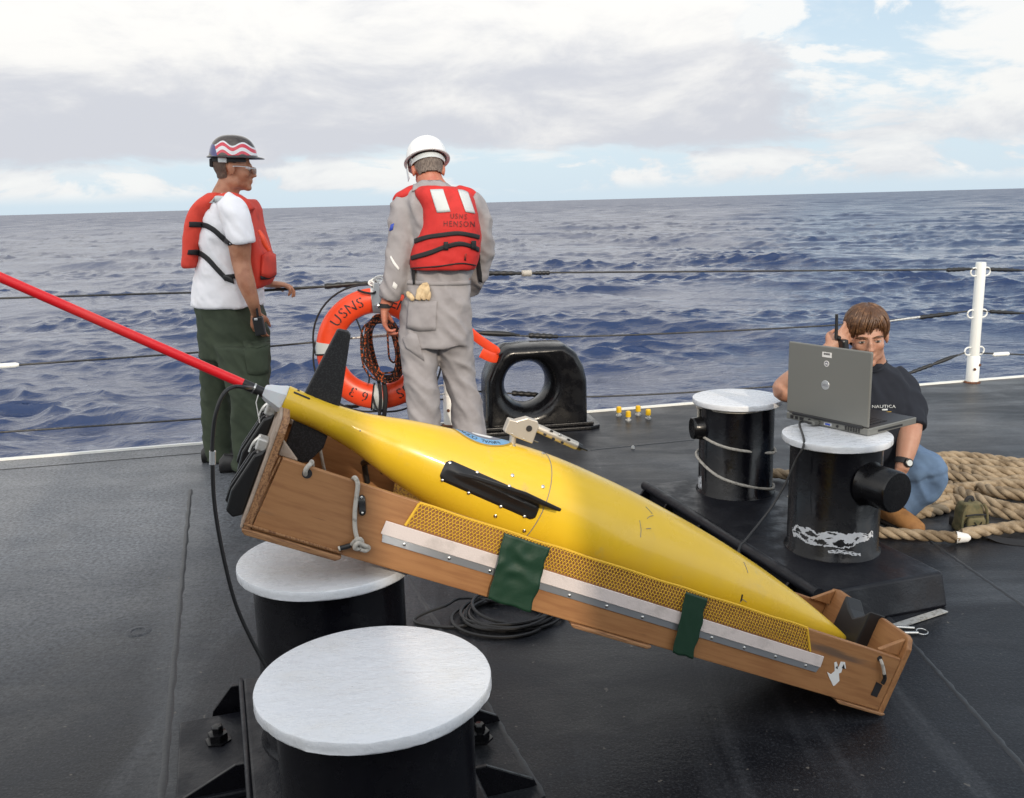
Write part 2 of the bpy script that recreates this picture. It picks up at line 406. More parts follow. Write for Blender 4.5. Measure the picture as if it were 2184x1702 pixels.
M['khaki'] = mat('khaki', (0.15, 0.125, 0.062), 0.9, bump=(300, 0.5, 0.001), var=((0.08, 0.08, 0.04), 30, 0.4, 0.7))
M['rust'] = mat('rust', (0.16, 0.055, 0.02), 0.8, var=((0.06, 0.03, 0.02), 60, 0.4, 0.7))
M['post_white'] = mat('post_white', (0.80, 0.80, 0.76), 0.35, var=[((0.62, 0.50, 0.32), 9, 0.64, 0.80), ((0.12, 0.05, 0.025), 14, 0.72, 0.76)])
M['cap_yellow'] = mat('cap_yellow', (0.75, 0.45, 0.015), 0.35)
M['galv'] = mat('galv', (0.60, 0.60, 0.58), 0.4, metal=0.5, var=((0.35, 0.33, 0.30), 80, 0.45, 0.7))
M['wire'] = mat('wire', (0.025, 0.024, 0.024), 0.45, var=((0.09, 0.085, 0.08), 90, 0.5, 0.7))
M['glove'] = mat('glove', (0.66, 0.50, 0.30), 0.85, bump=(60, 0.4, 0.003), var=((0.48, 0.34, 0.19), 30, 0.4, 0.7))
M['paper'] = mat('paper', (0.74, 0.73, 0.71), 0.6)
M['silver'] = mat('silver', (0.62, 0.63, 0.64), 0.3, metal=0.7)
M['blue_ring'] = mat('blue_ring', (0.17, 0.36, 0.58), 0.45)
M['gold'] = mat('gold', (0.46, 0.28, 0.03), 0.5)
M['slate'] = mat('slate', (0.16, 0.16, 0.20), 0.45)
M['eye'] = mat('eye', (0.42, 0.38, 0.35), 0.3)
M['iris'] = mat('iris', (0.03, 0.025, 0.022), 0.3)
M['lens'] = mat('lens', (0.26, 0.14, 0.09), 0.1)
M['blue_conn'] = mat('blue_conn', (0.03, 0.07, 0.42), 0.4)
M['hull_grey'] = mat('hull_grey', (0.30, 0.31, 0.33), 0.5)
M['shade_house_white'] = mat('shade_house_white', (0.74, 0.74, 0.72), 0.5)  # pale, to bounce fill light from the unseen shade house
# ------------------------------------------------------------------ sea
def edge_y(x): return 6.25 + 0.243 * x                       # the deck edge seen from above
SEA = -7.2
def build_sea():
    rs = [11.0]
    while rs[-1] < 150: rs.append(rs[-1] * 1.0036)
    while rs[-1] < 420: rs.append(rs[-1] * 1.0062)
    while rs[-1] < 1500: rs.append(rs[-1] * 1.011)
    while rs[-1] < 30000: rs.append(rs[-1] * 1.03)
    rs = np.array(rs); th = np.radians(np.linspace(-52, 52, 800))
    Rg, Tg = np.meshgrid(rs, th, indexing='ij')
    X = (Rg * np.sin(Tg)).ravel(); Y = (Rg * np.cos(Tg)).ravel()
    sp = np.gradient(rs); SP = np.repeat(sp, len(th))
    Z = np.zeros_like(X); DX = np.zeros_like(X); DY = np.zeros_like(X)
    rng = np.random.RandomState(11)
    gust = np.zeros_like(X)
    for q in range(9):
        a_, l_ = rng.rand() * 6.28, 14 * (90 / 14) ** rng.rand(); gust += np.sin((X * math.cos(a_) + Y * math.sin(a_)) * 6.283 / l_ + rng.rand() * 6.28)
    gust = np.clip(0.85 + 0.24 * gust, 0.25, 1.55)                 # calmer and rougher patches
    wind = rad(252)                                             # waves run slightly towards the ship
    for i in range(130):
        lam = 0.65 * (42 / 0.65) ** (rng.rand() ** 1.25)
        a = wind + rng.normal(0, 0.6 if lam < 8 else 0.35)
        k = 2 * math.pi / lam
        s = 0.028 if lam > 9 else (0.037 if lam > 4 else (0.056 if lam > 1.0 else 0.036))
        amp = s / k
        w = np.clip(lam / (1.15 * SP) - 0.5, 0, 1)
        if w.max() <= 0: continue
        ph = k * (X * math.cos(a) + Y * math.sin(a)) + rng.rand() * 6.283
        # groups: each train waxes and wanes
        g = 0.65 + 0.5 * np.sin((X * math.cos(a + 0.5) + Y * math.sin(a + 0.5)) * k / 7.3 + rng.rand() * 6.28)
        if lam < 6: g = g * gust
        A = amp * w * g
        Z += A * np.cos(ph); sn = A * np.sin(ph) * 1.15
        DX -= math.cos(a) * sn; DY -= math.sin(a) * sn
    v = np.stack([X + DX, Y + DY, Z + SEA], 1)
    n, m = len(rs), len(th)
    i, j = np.meshgrid(np.arange(n - 1), np.arange(m - 1), indexing='ij'); b = (i * m + j).ravel()
    f = np.stack([b, b + m, b + m + 1, b + 1], 1)
    me = bpy.data.meshes.new('sea')
    me.vertices.add(len(v)); me.vertices.foreach_set('co', v.ravel())
    me.loops.add(f.size); me.loops.foreach_set('vertex_index', f.ravel().astype(np.int32))
    me.polygons.add(len(f)); me.polygons.foreach_set('loop_start', np.arange(0, f.size, 4, dtype=np.int32))
    me.update(calc_edges=True); me.polygons.foreach_set('use_smooth', np.ones(len(f), bool)); me.update()
    mm = mat('sea_water', (0.007, 0.024, 0.084), 0.07, spec=0.5)
    t, bs = tree_of(mm); bs.inputs['IOR'].default_value = 1.52
    tc = t.new('ShaderNodeTexCoord').outputs['Object']
    vec = t.mapping(tc, scale=(0.75, 1.25, 1), rot=(0, 0, rad(-14)))
    n1 = t.noise(vec, 1.5, 6, 0.62, 0.6); n2 = t.noise(vec, 7.0, 3, 0.6, 0.4); n3 = t.noise(vec, 0.35, 4, 0.6, 0.5)
    h = t.math('ADD', t.math('MULTIPLY', n1, 0.075), t.math('ADD', t.math('MULTIPLY', n2, 0.003), t.math('MULTIPLY', n3, 0.14)))
    ln_ = t.new('ShaderNodeVectorMath', operation='LENGTH'); t.put(ln_.inputs[0], tc); dist = ln_.outputs['Value']
    lg = t.math('LOGARITHM', dist, 10.0); patch = t.math('SUBTRACT', t.noise(t.mapping(tc, scale=(1, 1, 0)), 0.03, 6, 0.65, 0.3), 0.5)
    t.put(bs.inputs['Roughness'], t.math('ADD', t.ramp(lg, 1.9, 3.2, 0.04, 0.34), t.math('MULTIPLY', patch, t.ramp(lg, 2.2, 3.0, 0.0, 0.75)), clamp=True))   # ripples too fine to draw far from the ship
    bn = t.new('ShaderNodeBump'); t.put(bn.inputs['Height'], h); bn.inputs['Strength'].default_value = 1.0; bn.inputs['Distance'].default_value = 1.0
    # beyond the reach of the mesh the small slopes still tilt the surface
    nz_ = t.new('ShaderNodeTexNoise'); t.put(nz_.inputs['Vector'], t.mapping(tc, scale=(0.55, 1.0, 1))); nz_.inputs['Scale'].default_value = 0.45; nz_.inputs['Detail'].default_value = 6; nz_.inputs['Roughness'].default_value = 0.65
    dv = t.new('ShaderNodeVectorMath', operation='SUBTRACT'); t.put(dv.inputs[0], nz_.outputs['Color']); dv.inputs[1].default_value = (0.5, 0.5, 0.5)
    am = t.math('MULTIPLY', t.ramp(lg, 2.3, 3.1, 0.0, 0.42), t.math('ADD', 0.9, t.math('MULTIPLY', patch, 2.4)))
    sc_ = t.new('ShaderNodeVectorMath', operation='SCALE'); t.put(sc_.inputs[0], dv.outputs[0]); t.put(sc_.inputs['Scale'], am)
    fl = t.new('ShaderNodeVectorMath', operation='MULTIPLY'); t.put(fl.inputs[0], sc_.outputs[0]); fl.inputs[1].default_value = (1, 1, 0)
    ad = t.new('ShaderNodeVectorMath', operation='ADD'); t.put(ad.inputs[0], bn.outputs[0]); t.put(ad.inputs[1], fl.outputs[0])
    nn_ = t.new('ShaderNodeVectorMath', operation='NORMALIZE'); t.put(nn_.inputs[0], ad.outputs[0])
    t.put(bs.inputs['Normal'], nn_.outputs[0])
    me.materials.append(mm)
    o = bpy.data.objects.new('sea', me); COL.objects.link(o); o['kind'] = 'structure'
build_sea()

# ------------------------------------------------------------------ deck, hull side, the unseen shade house behind the camera
E1 = nz([1, 0.243, 0]); E2 = np.array([-E1[1], E1[0], 0])      # along the edge, outboard
def ep(s, o=0.0, z=0.0):                                        # s metres along the edge from x=0, o inboard
    return np.array([0, 6.25, 0]) + E1 * s - E2 * o + ZUP * z
def deck_material():
    m = mat('deck_coating', (0.022, 0.024, 0.029), 0.5, spec=0.28)
    t, b = tree_of(m); tc = t.new('ShaderNodeTexCoord').outputs['Object']
    big = t.noise(tc, 0.55, 6, 0.6, 0.6); mid = t.noise(t.mapping(tc, scale=(1, 2.2, 1), rot=(0, 0, 0.5)), 2.4, 6, 0.65, 0.5); fine = t.noise(tc, 95, 3, 0.7)
    grit = t.noise(tc, 70, 4, 0.7)
    c = t.mix(t.ramp(mid, 0.42, 0.7), (0.007, 0.008, 0.011, 1), (0.018, 0.0195, 0.024, 1))
    c = t.mix(t.math('MULTIPLY', t.ramp(big, 0.5, 0.72), 0.6), c, (0.034, 0.036, 0.040, 1))
    c = t.mix(t.math('MULTIPLY', t.ramp(t.noise(tc, 130, 3, 0.7), 0.50, 0.66), 0.5), c, (0.055, 0.058, 0.066, 1))
    # the coating is worn grey where feet and rope pass: outboard at the left; the long pale streaks paint in low sun and worn trails
    sp_ = t.new('ShaderNodeSeparateXYZ'); t.put(sp_.inputs[0], tc)
    side = t.math('ADD', t.ramp(sp_.outputs[0], -0.2, -2.2), t.math('MULTIPLY', t.math('SUBTRACT', big, 0.5), 1.6))
    side = t.math('MULTIPLY', side, t.ramp(sp_.outputs[1], 1.9, 4.0), clamp=True)
    sun_wear_streak = t.ramp(t.noise(t.mapping(tc, scale=(3.2, 0.22, 1), rot=(0, 0, rad(24))), 1.5, 5, 0.6, 0.3), 0.52, 0.74)  # streaks of sun and shadow painted in, together with worn trails
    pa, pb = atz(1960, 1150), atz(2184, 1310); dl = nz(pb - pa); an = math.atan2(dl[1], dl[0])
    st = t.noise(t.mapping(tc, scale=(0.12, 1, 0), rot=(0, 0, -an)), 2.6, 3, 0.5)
    st = t.math('MULTIPLY', t.ramp(st, 0.50, 0.60), t.ramp(sp_.outputs[0], 1.2, 1.9), clamp=True)  # sunlit bands at the right, painted into the coating colour
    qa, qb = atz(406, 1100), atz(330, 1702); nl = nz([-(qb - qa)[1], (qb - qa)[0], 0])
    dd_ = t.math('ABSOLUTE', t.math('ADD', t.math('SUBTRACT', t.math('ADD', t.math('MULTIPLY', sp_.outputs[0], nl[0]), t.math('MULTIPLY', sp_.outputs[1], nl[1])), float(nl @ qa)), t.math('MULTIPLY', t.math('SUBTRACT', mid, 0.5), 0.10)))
    st = t.math('MAXIMUM', st, t.math('MULTIPLY', t.ramp(dd_, 0.10, 0.01), 0.7))  # also a pale band along the left seam
    speck = t.ramp(t.noise(tc, 60, 4, 0.75), 0.20, 0.78)
    c = t.mix(t.math('MULTIPLY', t.math('MULTIPLY', side, speck), 0.95), c, (0.26, 0.275, 0.30, 1))
    c = t.mix(t.math('MULTIPLY', t.math('MULTIPLY', sun_wear_streak, speck), 0.75), c, (0.095, 0.100, 0.110, 1))
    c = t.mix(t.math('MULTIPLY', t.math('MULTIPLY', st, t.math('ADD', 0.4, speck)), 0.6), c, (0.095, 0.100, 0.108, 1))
    c = t.mix(t.ramp(t.noise(tc, 33, 2, 0.5), 0.715, 0.75), c, (0.11, 0.10, 0.09, 1))
    t.put(b.inputs['Base Color'], c)
    t.put(b.inputs['Roughness'], t.math('ADD', t.ramp(mid, 0.3, 0.7, 0.28, 0.46), t.math('MULTIPLY', fine, 0.08)))
    h = t.math('ADD', t.math('MULTIPLY', fine, 0.0018), t.math('ADD', t.math('MULTIPLY', grit, 0.0022), t.math('MULTIPLY', mid, 0.006)))
    bn = t.new('ShaderNodeBump'); t.put(bn.inputs['Height'], h); bn.inputs['Strength'].default_value = 0.45; bn.inputs['Distance'].default_value = 1.0
    t.put(b.inputs['Normal'], bn.outputs[0])
    return m
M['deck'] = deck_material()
M['deck_seam'] = mat('deck_seam', (0.030, 0.032, 0.036), 0.42, spec=0.4, bump=(60, 0.4, 0.003))
b = MB(); L = 18
b.add([ep(-L), ep(L), ep(L, 20), ep(-L, 20)], [(0, 3, 2, 1)])
b.add([ep(-L, 0, -0.0), ep(L, 0, 0), ep(L, 0.0, -0.12), ep(-L, 0.0, -0.12)], [(0, 1, 2, 3)])
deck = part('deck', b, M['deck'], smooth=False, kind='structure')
b = MB(); b.add([ep(-L, 0.02, -0.12), ep(L, 0.02, -0.12), ep(L, 0.3, -8.5), ep(-L, 0.3, -8.5)], [(0, 1, 2, 3)])
part('hull_side', b, M['hull_grey'], smooth=False, kind='structure')
b = MB(); b.box(ep(0, 0.012, 0.006), (2 * L, 0.024, 0.014), (E1, E2, ZUP))
part('deck_edge', b, M['post_white'], smooth=False, kind='structure')
# weld seams that stand a few millimetres proud of the coating, and butt joints of the deck plates
def seam(p, q, w=0.022, h=0.006):
    p, q = np.array(p), np.array(q); d = nz(q - p); s = np.array([-d[1], d[0], 0]); n = 40; rings = []
    for i in range(n + 1):
        c = p + (q - p) * i / n; c = c + s * 0.0012 * math.sin(i * 1.7) ; ww = w * (1 + 0.25 * math.sin(i * 2.3))
        rings.append([c - s * ww / 2 - ZUP * 0.002, c - s * ww / 5 + ZUP * h, c + s * ww / 5 + ZUP * h, c + s * ww / 2 - ZUP * 0.002])
    return MB().loft(rings)
part('weld_seam', seam(atz(406, 1045), atz(345, 1702), 0.026, 0.0035), M['deck_seam'], deck)
part('weld_seam', seam(atz(345, 1702), atz(300, 2300), 0.026, 0.0035), M['deck_seam'], deck)
part('weld_seam', seam(ep(-9, 0.25), ep(-1.4, 0.25), 0.012, 0.003), M['black_rubber'], deck)
part('weld_seam', seam(atz(1955, 1135), atz(2260, 1345), 0.024, 0.0025), M['deck_seam'], deck)
part('weld_seam', seam(atz(1880, 1300), atz(2240, 1700), 0.024, 0.0025), M['deck_seam'], deck)
part('weld_seam', seam(atz(1260, 960), atz(1480, 938), 0.022, 0.0025), M['deck_seam'], deck)
part('weld_seam', seam(atz(870, 1230), atz(1160, 1700), 0.024, 0.0025), M['deck_seam'], deck)
b = MB(); c = atz(295, 1347, 0.0)
b.lathe([(0.046, 0.0), (0.038, 0.003), (0.026, 0.003), (0.020, -0.002)], c, ZUP, 20, caps=False); part('deck_socket', b, M['deck'], deck)
for x, y in ((1350, 957),):
    b = MB(); b.lathe([(0.011, 0), (0.011, 0.012), (0.006, 0.014), (0.006, 0.02)], atz(x, y), ZUP, 8); part('deck_stud', b, M['galv'], deck)

# unseen superstructure at the photographer's back, its blocks shaped to shade the near deck and leave sun patches
b = MB()
YB = -4.0
b.box((-0.4, YB - 0.6, 1.5), (15.0, 1.2, 3.0))
b.box((0.66, YB - 0.3, 4.6), (1.30, 0.6, 4.0))
b.box((2.62, YB - 0.3, 3.4), (1.24, 0.6, 1.1))
b.box((4.6, YB - 0.2, 3.1), (2.2, 0.4, 0.34))
part('shade_house', b, M['shade_house_white'], smooth=False, kind='structure')

# ------------------------------------------------------------------ lifelines
RAIL = 0.055                                                      # the stanchions stand this far inboard
RP0 = ep(0, RAIL)
def rp(x, y): return onplane(x, y, RP0, E2)
def stanchion(name, label, px, rings_px, group):
    base = onplane(px[0], px[1], RP0, E2); base[2] = 0
    t = thing(name, label, 'stanchion', base, group)
    b = MB(); b.lathe([(0.0, 0.18), (0.036, 0.18), (0.037, 0.185), (0.037, 0.90), (0.035, 0.915), (0.0, 0.915)], base, ZUP, 24); part('post', b, M['post_white'], t)
    b = MB(); b.lathe([(0.040, 0.0), (0.046, 0.006), (0.046, 0.20), (0.042, 0.206), (0.0, 0.206)], base, ZUP, 24); part('socket', b, M['post_white'], t)
    b = MB(); b.lathe([(0.060, 0.0), (0.060, 0.005), (0.047, 0.012)], base, ZUP, 24, caps=False); part('rust_ring', b, M['rust'], t)
    for z in rings_px:
        for sgn in (-1, 1):
            c = base + E1 * sgn * 0.052 + ZUP * z; a = np.linspace(0, 2 * np.pi, 20, endpoint=False)
            path = [c + E1 * (0.034 * np.cos(q)) + ZUP * (0.03 * np.sin(q)) for q in a]
            part('eye_ring', MB().tube(path, 0.006, 8, closed=True), M['post_white'], t)
    for z in (0.11, 0.14):
        b = MB(); c = base - E2 * 0.045 + ZUP * z + E1 * (-0.02 if z < 0.12 else 0.022)
        b.lathe([(0.011, -0.004), (0.010, 0.003), (0.0, 0.004)], c, -E2, 10); part('rust_spot', b, M['rust'], t)
    return t
G_ST = 'white stanchions along the deck edge'
stanchion('stanchion', 'white stanchion with rusty foot behind the squatting man, carrying three lifelines', (2073, 815), (0.845, 0.53, 0.245), G_ST)
stanchion('stanchion', 'white stanchion almost hidden behind the legs of the man in grey coveralls', (962, 918), (0.845, 0.53, 0.245), G_ST)

def lifeline(label, pts, fittings, r=0.0062):
    """pts: the wire from end to end; fittings: (name, x0, y0, x1, y1, radius, material)"""
    P = [rp(*p) for p in pts]; base = np.array([P[0][0], P[0][1], 0.0])
    t = thing('lifeline', label, 'lifeline', base, 'wire lifelines between the stanchions')
    part('wire', MB().tube(spline(P, 8), r, 8), M['wire'], t)
    for nm, x0, y0, x1, y1, rr, mm in fittings:
        a, c = rp(x0, y0), rp(x1, y1); n = 14; path = [a + (c - a) * i / n for i in range(n + 1)]
        if nm == 'turnbuckle': R = [0.007 + (rr - 0.007) * (math.sin(math.pi * min(1, max(0, (i / n - 0.12) / 0.76))) ** 0.35 if 0.12 < i / n < 0.88 else 0) for i in range(n + 1)]
        elif nm == 'sleeve': R = [rr * (0.62 + 0.38 * min(1, i / n * 3)) * (0.9 + 0.14 * math.sin(i * 2.1)) for i in range(n + 1)]
        elif nm == 'swage': R = [rr * (0.6 if i in (0, n) else 1) for i in range(n + 1)]
        else: R = [rr] * (n + 1)
        part(nm, MB().tube(path, R, 10), mm, t)
    return t
W, T, PW, GV = M['wire'], M['black_rubber'], M['post_white'], M['galv']
lifeline('top lifeline running left from the lifebuoy past the man in the white shirt', [(-120, 640), (300, 627), (560, 620), (700, 611), (792, 603), (965, 592)],
         [('sleeve', 785, 603.5, 692, 611, 0.019, T), ('turnbuckle', 690, 611, 560, 619, 0.008, T), ('shackle', 786, 603, 818, 601, 0.011, PW)])
lifeline('second lifeline crossing behind the trousers of the man in the white shirt', [(-120, 789), (0, 781), (430, 751), (680, 729), (745, 722), (965, 705)],
         [('swage', -60, 785, 41, 778, 0.016, PW), ('turnbuckle', 752, 721, 858, 712, 0.012, GV), ('shackle', 858, 712, 880, 710, 0.013, PW)])
lifeline('lowest lifeline at the left, just above the white deck edge', [(-120, 931), (0, 922), (430, 893), (660, 874), (760, 866), (965, 850)],
         [('sleeve', 765, 866, 676, 873, 0.018, T)])
lifeline('top lifeline from the grey coveralls to the white stanchion at the right', [(962, 590), (1040, 583), (1500, 579), (2030, 575), (2069, 573)],
         [('sleeve', 1112, 583, 1036, 583, 0.017, T), ('swage', 1112, 583, 1134, 582.5, 0.021, M['rope_grey']), ('sleeve', 1134, 582.5, 1172, 582, 0.015, T), ('sleeve', 2068, 573.5, 2020, 576, 0.017, T)])
lifeline('middle lifeline above the black chock, running to the right behind the squatting man', [(962, 702), (1010, 709), (1190, 718), (1500, 708), (1800, 692), (1960, 676), (2062, 664)],
         [('turnbuckle', 1012, 709.5, 1108, 714, 0.019, T), ('sleeve', 1190, 718, 1128, 715.5, 0.020, T), ('turnbuckle', 1885, 686, 2010, 670, 0.009, M['galv']), ('sleeve', 2042, 667, 1962, 677, 0.018, T)])
lifeline('lowest lifeline seen through the hole of the black chock', [(962, 832), (1020, 835), (1160, 843), (1262, 846), (1450, 838), (1640, 825), (1800, 812), (1925, 800), (1990, 778), (2058, 752)],
         [('sleeve', 1160, 843, 1092, 838.5, 0.020, T), ('sleeve', 1936, 797, 1988, 778, 0.016, T), ('turnbuckle', 1985, 779, 2042, 757, 0.016, T)])
for lab, y0, y1, kind in (('short end of the top lifeline leaving the white stanchion at the right edge', 573, 578, 'sleeve'), ('short end of the middle lifeline leaving the white stanchion at the right edge', 663, 671, 'sleeve'), ('short end of the lowest lifeline leaving the white stanchion at the right edge', 753, 758, 'swage')):
    lifeline(lab, [(2100 if y0 < 600 else 2092, y0), (2160, (y0 + y1) / 2), (2330, y1 + 4)],
             [(kind, 2175 if kind == 'sleeve' else 2117, (y0 + y1) / 2 + 1, 2112 if kind == 'sleeve' else 2152, y0 + 1.5, 0.016, T if kind == 'sleeve' else PW)])

# ------------------------------------------------------------------ black panama chock at the deck edge
def build_chock():
    ex = nz([1, 0.17, 0]); ey = np.array([-ex[1], ex[0], 0])
    base = atz(1146, 920); o = base
    t = thing('panama_chock', 'glossy black panama chock with a round hole, bolted down at the deck edge', 'chock', base)
    pf = lambda x, y: ((onplane(x, y, o, ey) - o) @ ex, (onplane(x, y, o, ey) - o)[2])
    out = [pf(*p) for p in ((1042, 922), (1042, 870), (1042, 816), (1054, 785), (1070, 757), (1086, 746), (1145, 742), (1206, 740), (1230, 755), (1245, 783), (1252, 812), (1253, 860), (1254, 915))]
    out = [(x, max(z, 0.02)) for x, z in out]; out[0] = (out[0][0], 0.02); out[-1] = (out[-1][0], 0.02)
    hc = np.array(pf(1129, 823)); rh = abs(pf(1175, 823)[0] - pf(1083, 823)[0]) / 2
    poly = np.array(out + [out[0]]); N = 72; D = 0.34
    prof = []
    for k in range(N):
        a = 2 * math.pi * k / N; d = np.array([math.cos(a), math.sin(a)]); best = 9
        for i in range(len(poly) - 1):
            p, q = poly[i], poly[i + 1]; e = q - p; den = d[0] * e[1] - d[1] * e[0]
            if abs(den) < 1e-9: continue
            r = p - hc; tt = (r[0] * e[1] - r[1] * e[0]) / den; ss = (r[0] * d[1] - r[1] * d[0]) / den
            if tt > 0 and -1e-6 <= ss <= 1 + 1e-6: best = min(best, tt)
        prof.append(best)
    prof = np.array(prof); bev = 0.035
    rings = []
    yc = D / 2
    flare = 0.105
    def ring(rf, y):
        return [o + ex * (hc[0] + math.cos(2 * math.pi * k / N) * rf[k]) + ZUP * (hc[1] + math.sin(2 * math.pi * k / N) * rf[k]) + ey * y for k in range(N)]
    for y in np.linspace(D - bev, bev, 4): rings.append(ring(prof + 0.015 * math.sin(math.pi * y / D), y))
    for a in (0.4, 0.8, 1.2): rings.append(ring(prof - bev * (1 - math.cos(a)), bev - bev * math.sin(a)))
    rings.append(ring(np.maximum(np.minimum(prof - bev, 9), rh + 0.02), 0.0))
    rf = np.minimum(prof - bev * 1.05, rh + flare)
    for a in np.linspace(0, math.pi, 18):
        e = rh + (rf - rh) * (1 - math.sin(a)); rings.append(ring(e, yc - yc * math.cos(a)))
    for a in (1.2, 0.8, 0.4): rings.append(ring(prof - bev * (1 - math.cos(a)), D - bev + bev * math.sin(a)))
    part('chock_body', MB().loft(rings, caps=False, closed=True), M['black_wet'], t, angle=50)
    b = MB()
    pl = [(-0.36, -0.06), (0.34, -0.06), (0.41, -0.02), (0.42, 0.06), (0.42, D), (-0.36, D)]
    b.prism([o + ex * x + ey * y + ZUP * 0.001 for x, y in pl], ZUP * 0.022); part('base_flange', b, M['black_wet'], t, smooth=False, bevel=0.005)
    b = MB(); b.box(o + ex * 0.0 + ey * 0.14 + ZUP * 0.035, (0.74, 0.33, 0.022), (ex, ey, ZUP)); part('base_plate', b, M['black_wet'], t, smooth=False, bevel=0.005)
    return o, ex, ey
chock_o, chock_ex, chock_ey = build_chock()
# orange lashing bracket lying over the chock's shoulder
P = [onplane(x, y, chock_o + chock_ey * dd, chock_ey) for x, y, dd in ((985, 690, 0.2), (1012, 716, 0.14), (1042, 738, 0.08), (1060, 751, 0.05), (1061, 762, 0.03), (1048, 762, 0.0), (1026, 752, -0.01))]
b = MB(); b.tube(spline(P, 6), 0.031, 12, flat=(1.0, 0.13), ref=ZUP)
tag(part('lashing_strap', b, M['orange'], base=P[3]), 'flat orange strap bent back over the left shoulder of the black chock', 'strap')

# ------------------------------------------------------------------ yellow capped studs
for i, (x, y, lab) in enumerate(((1320, 887, 'yellow capped deck stud nearest the black chock, leftmost of four'), (1340, 897, 'yellow capped deck stud in front, second from the left of four'),
                                 (1361, 885, 'yellow capped deck stud farthest back, third from the left of four'), (1382.5, 893, 'yellow capped deck stud farthest from the black chock, rightmost of four'))):
    c = atz(x, y); t = thing('deck_bolt', lab, 'bolt', c, 'four yellow capped studs on the deck by the chock')
    b = MB(); b.lathe([(0.020, 0.0), (0.020, 0.008), (0.013, 0.01), (0.013, 0.03)], c, ZUP, 12); part('stud', b, M['galv'], t)
    b = MB(); b.lathe([(0.0185, 0.026), (0.0185, 0.03), (0.0175, 0.06), (0.012, 0.066), (0.0, 0.067)], c, ZUP, 10); part('cap', b, M['cap_yellow'], t)
# ------------------------------------------------------------------ the two pairs of bitts
def disc_at(x, y, w, d): return atd(x, y, d * FPX / w)
def build_bitts(label, group, c0, c1, R, zb, horn0, frame, ext, splash):
    """c0 near post, c1 far post (centres of the white caps); frame = (ex, ey) of the foundation; ext = (left, right, front, back)"""
    ex, ey = frame
    base = np.array([c0[0], c0[1], 0.0]); t = thing('mooring_bitts', label, 'bitts', base, group)
    # foundation box with chamfered end
    l, r_, fr, bk = ext; O = base.copy()
    prof = [(-fr - 0.035, 0.0), (-fr, zb), (bk, zb), (bk + 0.04, 0.0)]
    b = MB(); b.prism([O - ex * l + ey * y + ZUP * z for y, z in prof], ex * (l + r_)); part('foundation', b, M['black_plate'], t, smooth=False, bevel=0.011, bseg=3)
    # rolled lip along the left edge
    b = MB(); b.tube([O - ex * (l + 0.004) + ey * y + ZUP * (zb - 0.004) for y in np.linspace(-fr, bk, 12)], 0.022 if splash else 0.007, 12); part('edge_bar', b, M['black_plate'], t)
    # bottom flange
    for k, c in enumerate((c0, c1)):
        rc = R * 0.84; z1 = c[2] - 0.024
        b = MB(); b.lathe([(rc + 0.012, zb - 0.001), (rc + 0.010, zb + 0.006), (rc, zb + 0.016), (rc, z1)], (c[0], c[1], 0), ZUP, 64, caps=False); part('post', b, M['black_gloss'], t, angle=60)
        rng = np.random.RandomState(3 + k); a = np.linspace(0, 2 * np.pi, 96, endpoint=False)
        wob = lambda amp: 1 + amp * (np.sin(3 * a + 1) + np.sin(7 * a + 2) * 0.7 + rng.normal(0, 0.6, 96))
        rings = []
        for rr, z, am in ((0.0005, z1 - 0.001, 0), (R * 0.985, z1 - 0.0015, .004), (R * 0.998, z1 + 0.0008, .004), (R, z1 + 0.004, .002), (R * 1.001, z1 + 0.012, .0015), (R, z1 + 0.0205, .001), (R * 0.995, z1 + 0.0232, .001), (R * 0.985, z1 + 0.0238, .001), (R * 0.6, z1 + 0.0242, 0), (0.0005, z1 + 0.024, 0)):
            q = rr * wob(am); rings.append(np.stack([c[0] + q * np.cos(a), c[1] + q * np.sin(a), np.full(96, z)], 1))
        part('cap_plate', MB().loft(rings), M['white_paint'], t, angle=50)
    # horns: a short round bar sticking out of each post
    for c, d, hz, ln, rr in horn0:
        d = nz(d); p = np.array([c[0], c[1], hz]); s = R * 0.80
        b = MB(); b.lathe([(rr * 1.12, s), (rr * 1.02, s + 0.02), (rr, s + 0.035), (rr, s + ln - 0.008), (rr * 0.94, s + ln), (0.0, s + ln + 0.001)], p, d, 32); part('horn', b, M['black_wet'], t, angle=45)
    return t

FEX, FEY = nz([0.953, 0.30, 0]), nz([-0.30, 0.953, 0])
cD = disc_at(1785, 925, 226, .398); cC = disc_at(1572, 847, 187, .398)
cA = disc_at(797, 1444, 500, .455); cB = disc_at(699, 1186, 378, .455)
bitts_r = build_bitts('pair of black bitts with white caps beside the squatting man', 'bitts on the deck', cD, cC, .199, .12,
    [(cD, [0.47, -0.88, -0.02], 0.415, 0.125, 0.076), (cC, [-0.95, -0.1, 0], 0.42, 0.05, 0.05)], (FEX, FEY), (0.31, 0.205, 0.358, 0.99), True)
bitts_l = build_bitts('pair of black bitts with white caps in the foreground, the cradle resting on one', 'bitts on the deck', cA, cB, .2275, .09,
    [(cA, [0.15, -0.98, 0.02], 0.30, 0.14, 0.075)], (FEX, FEY), (0.25, 0.28, 0.36, 1.00), False)
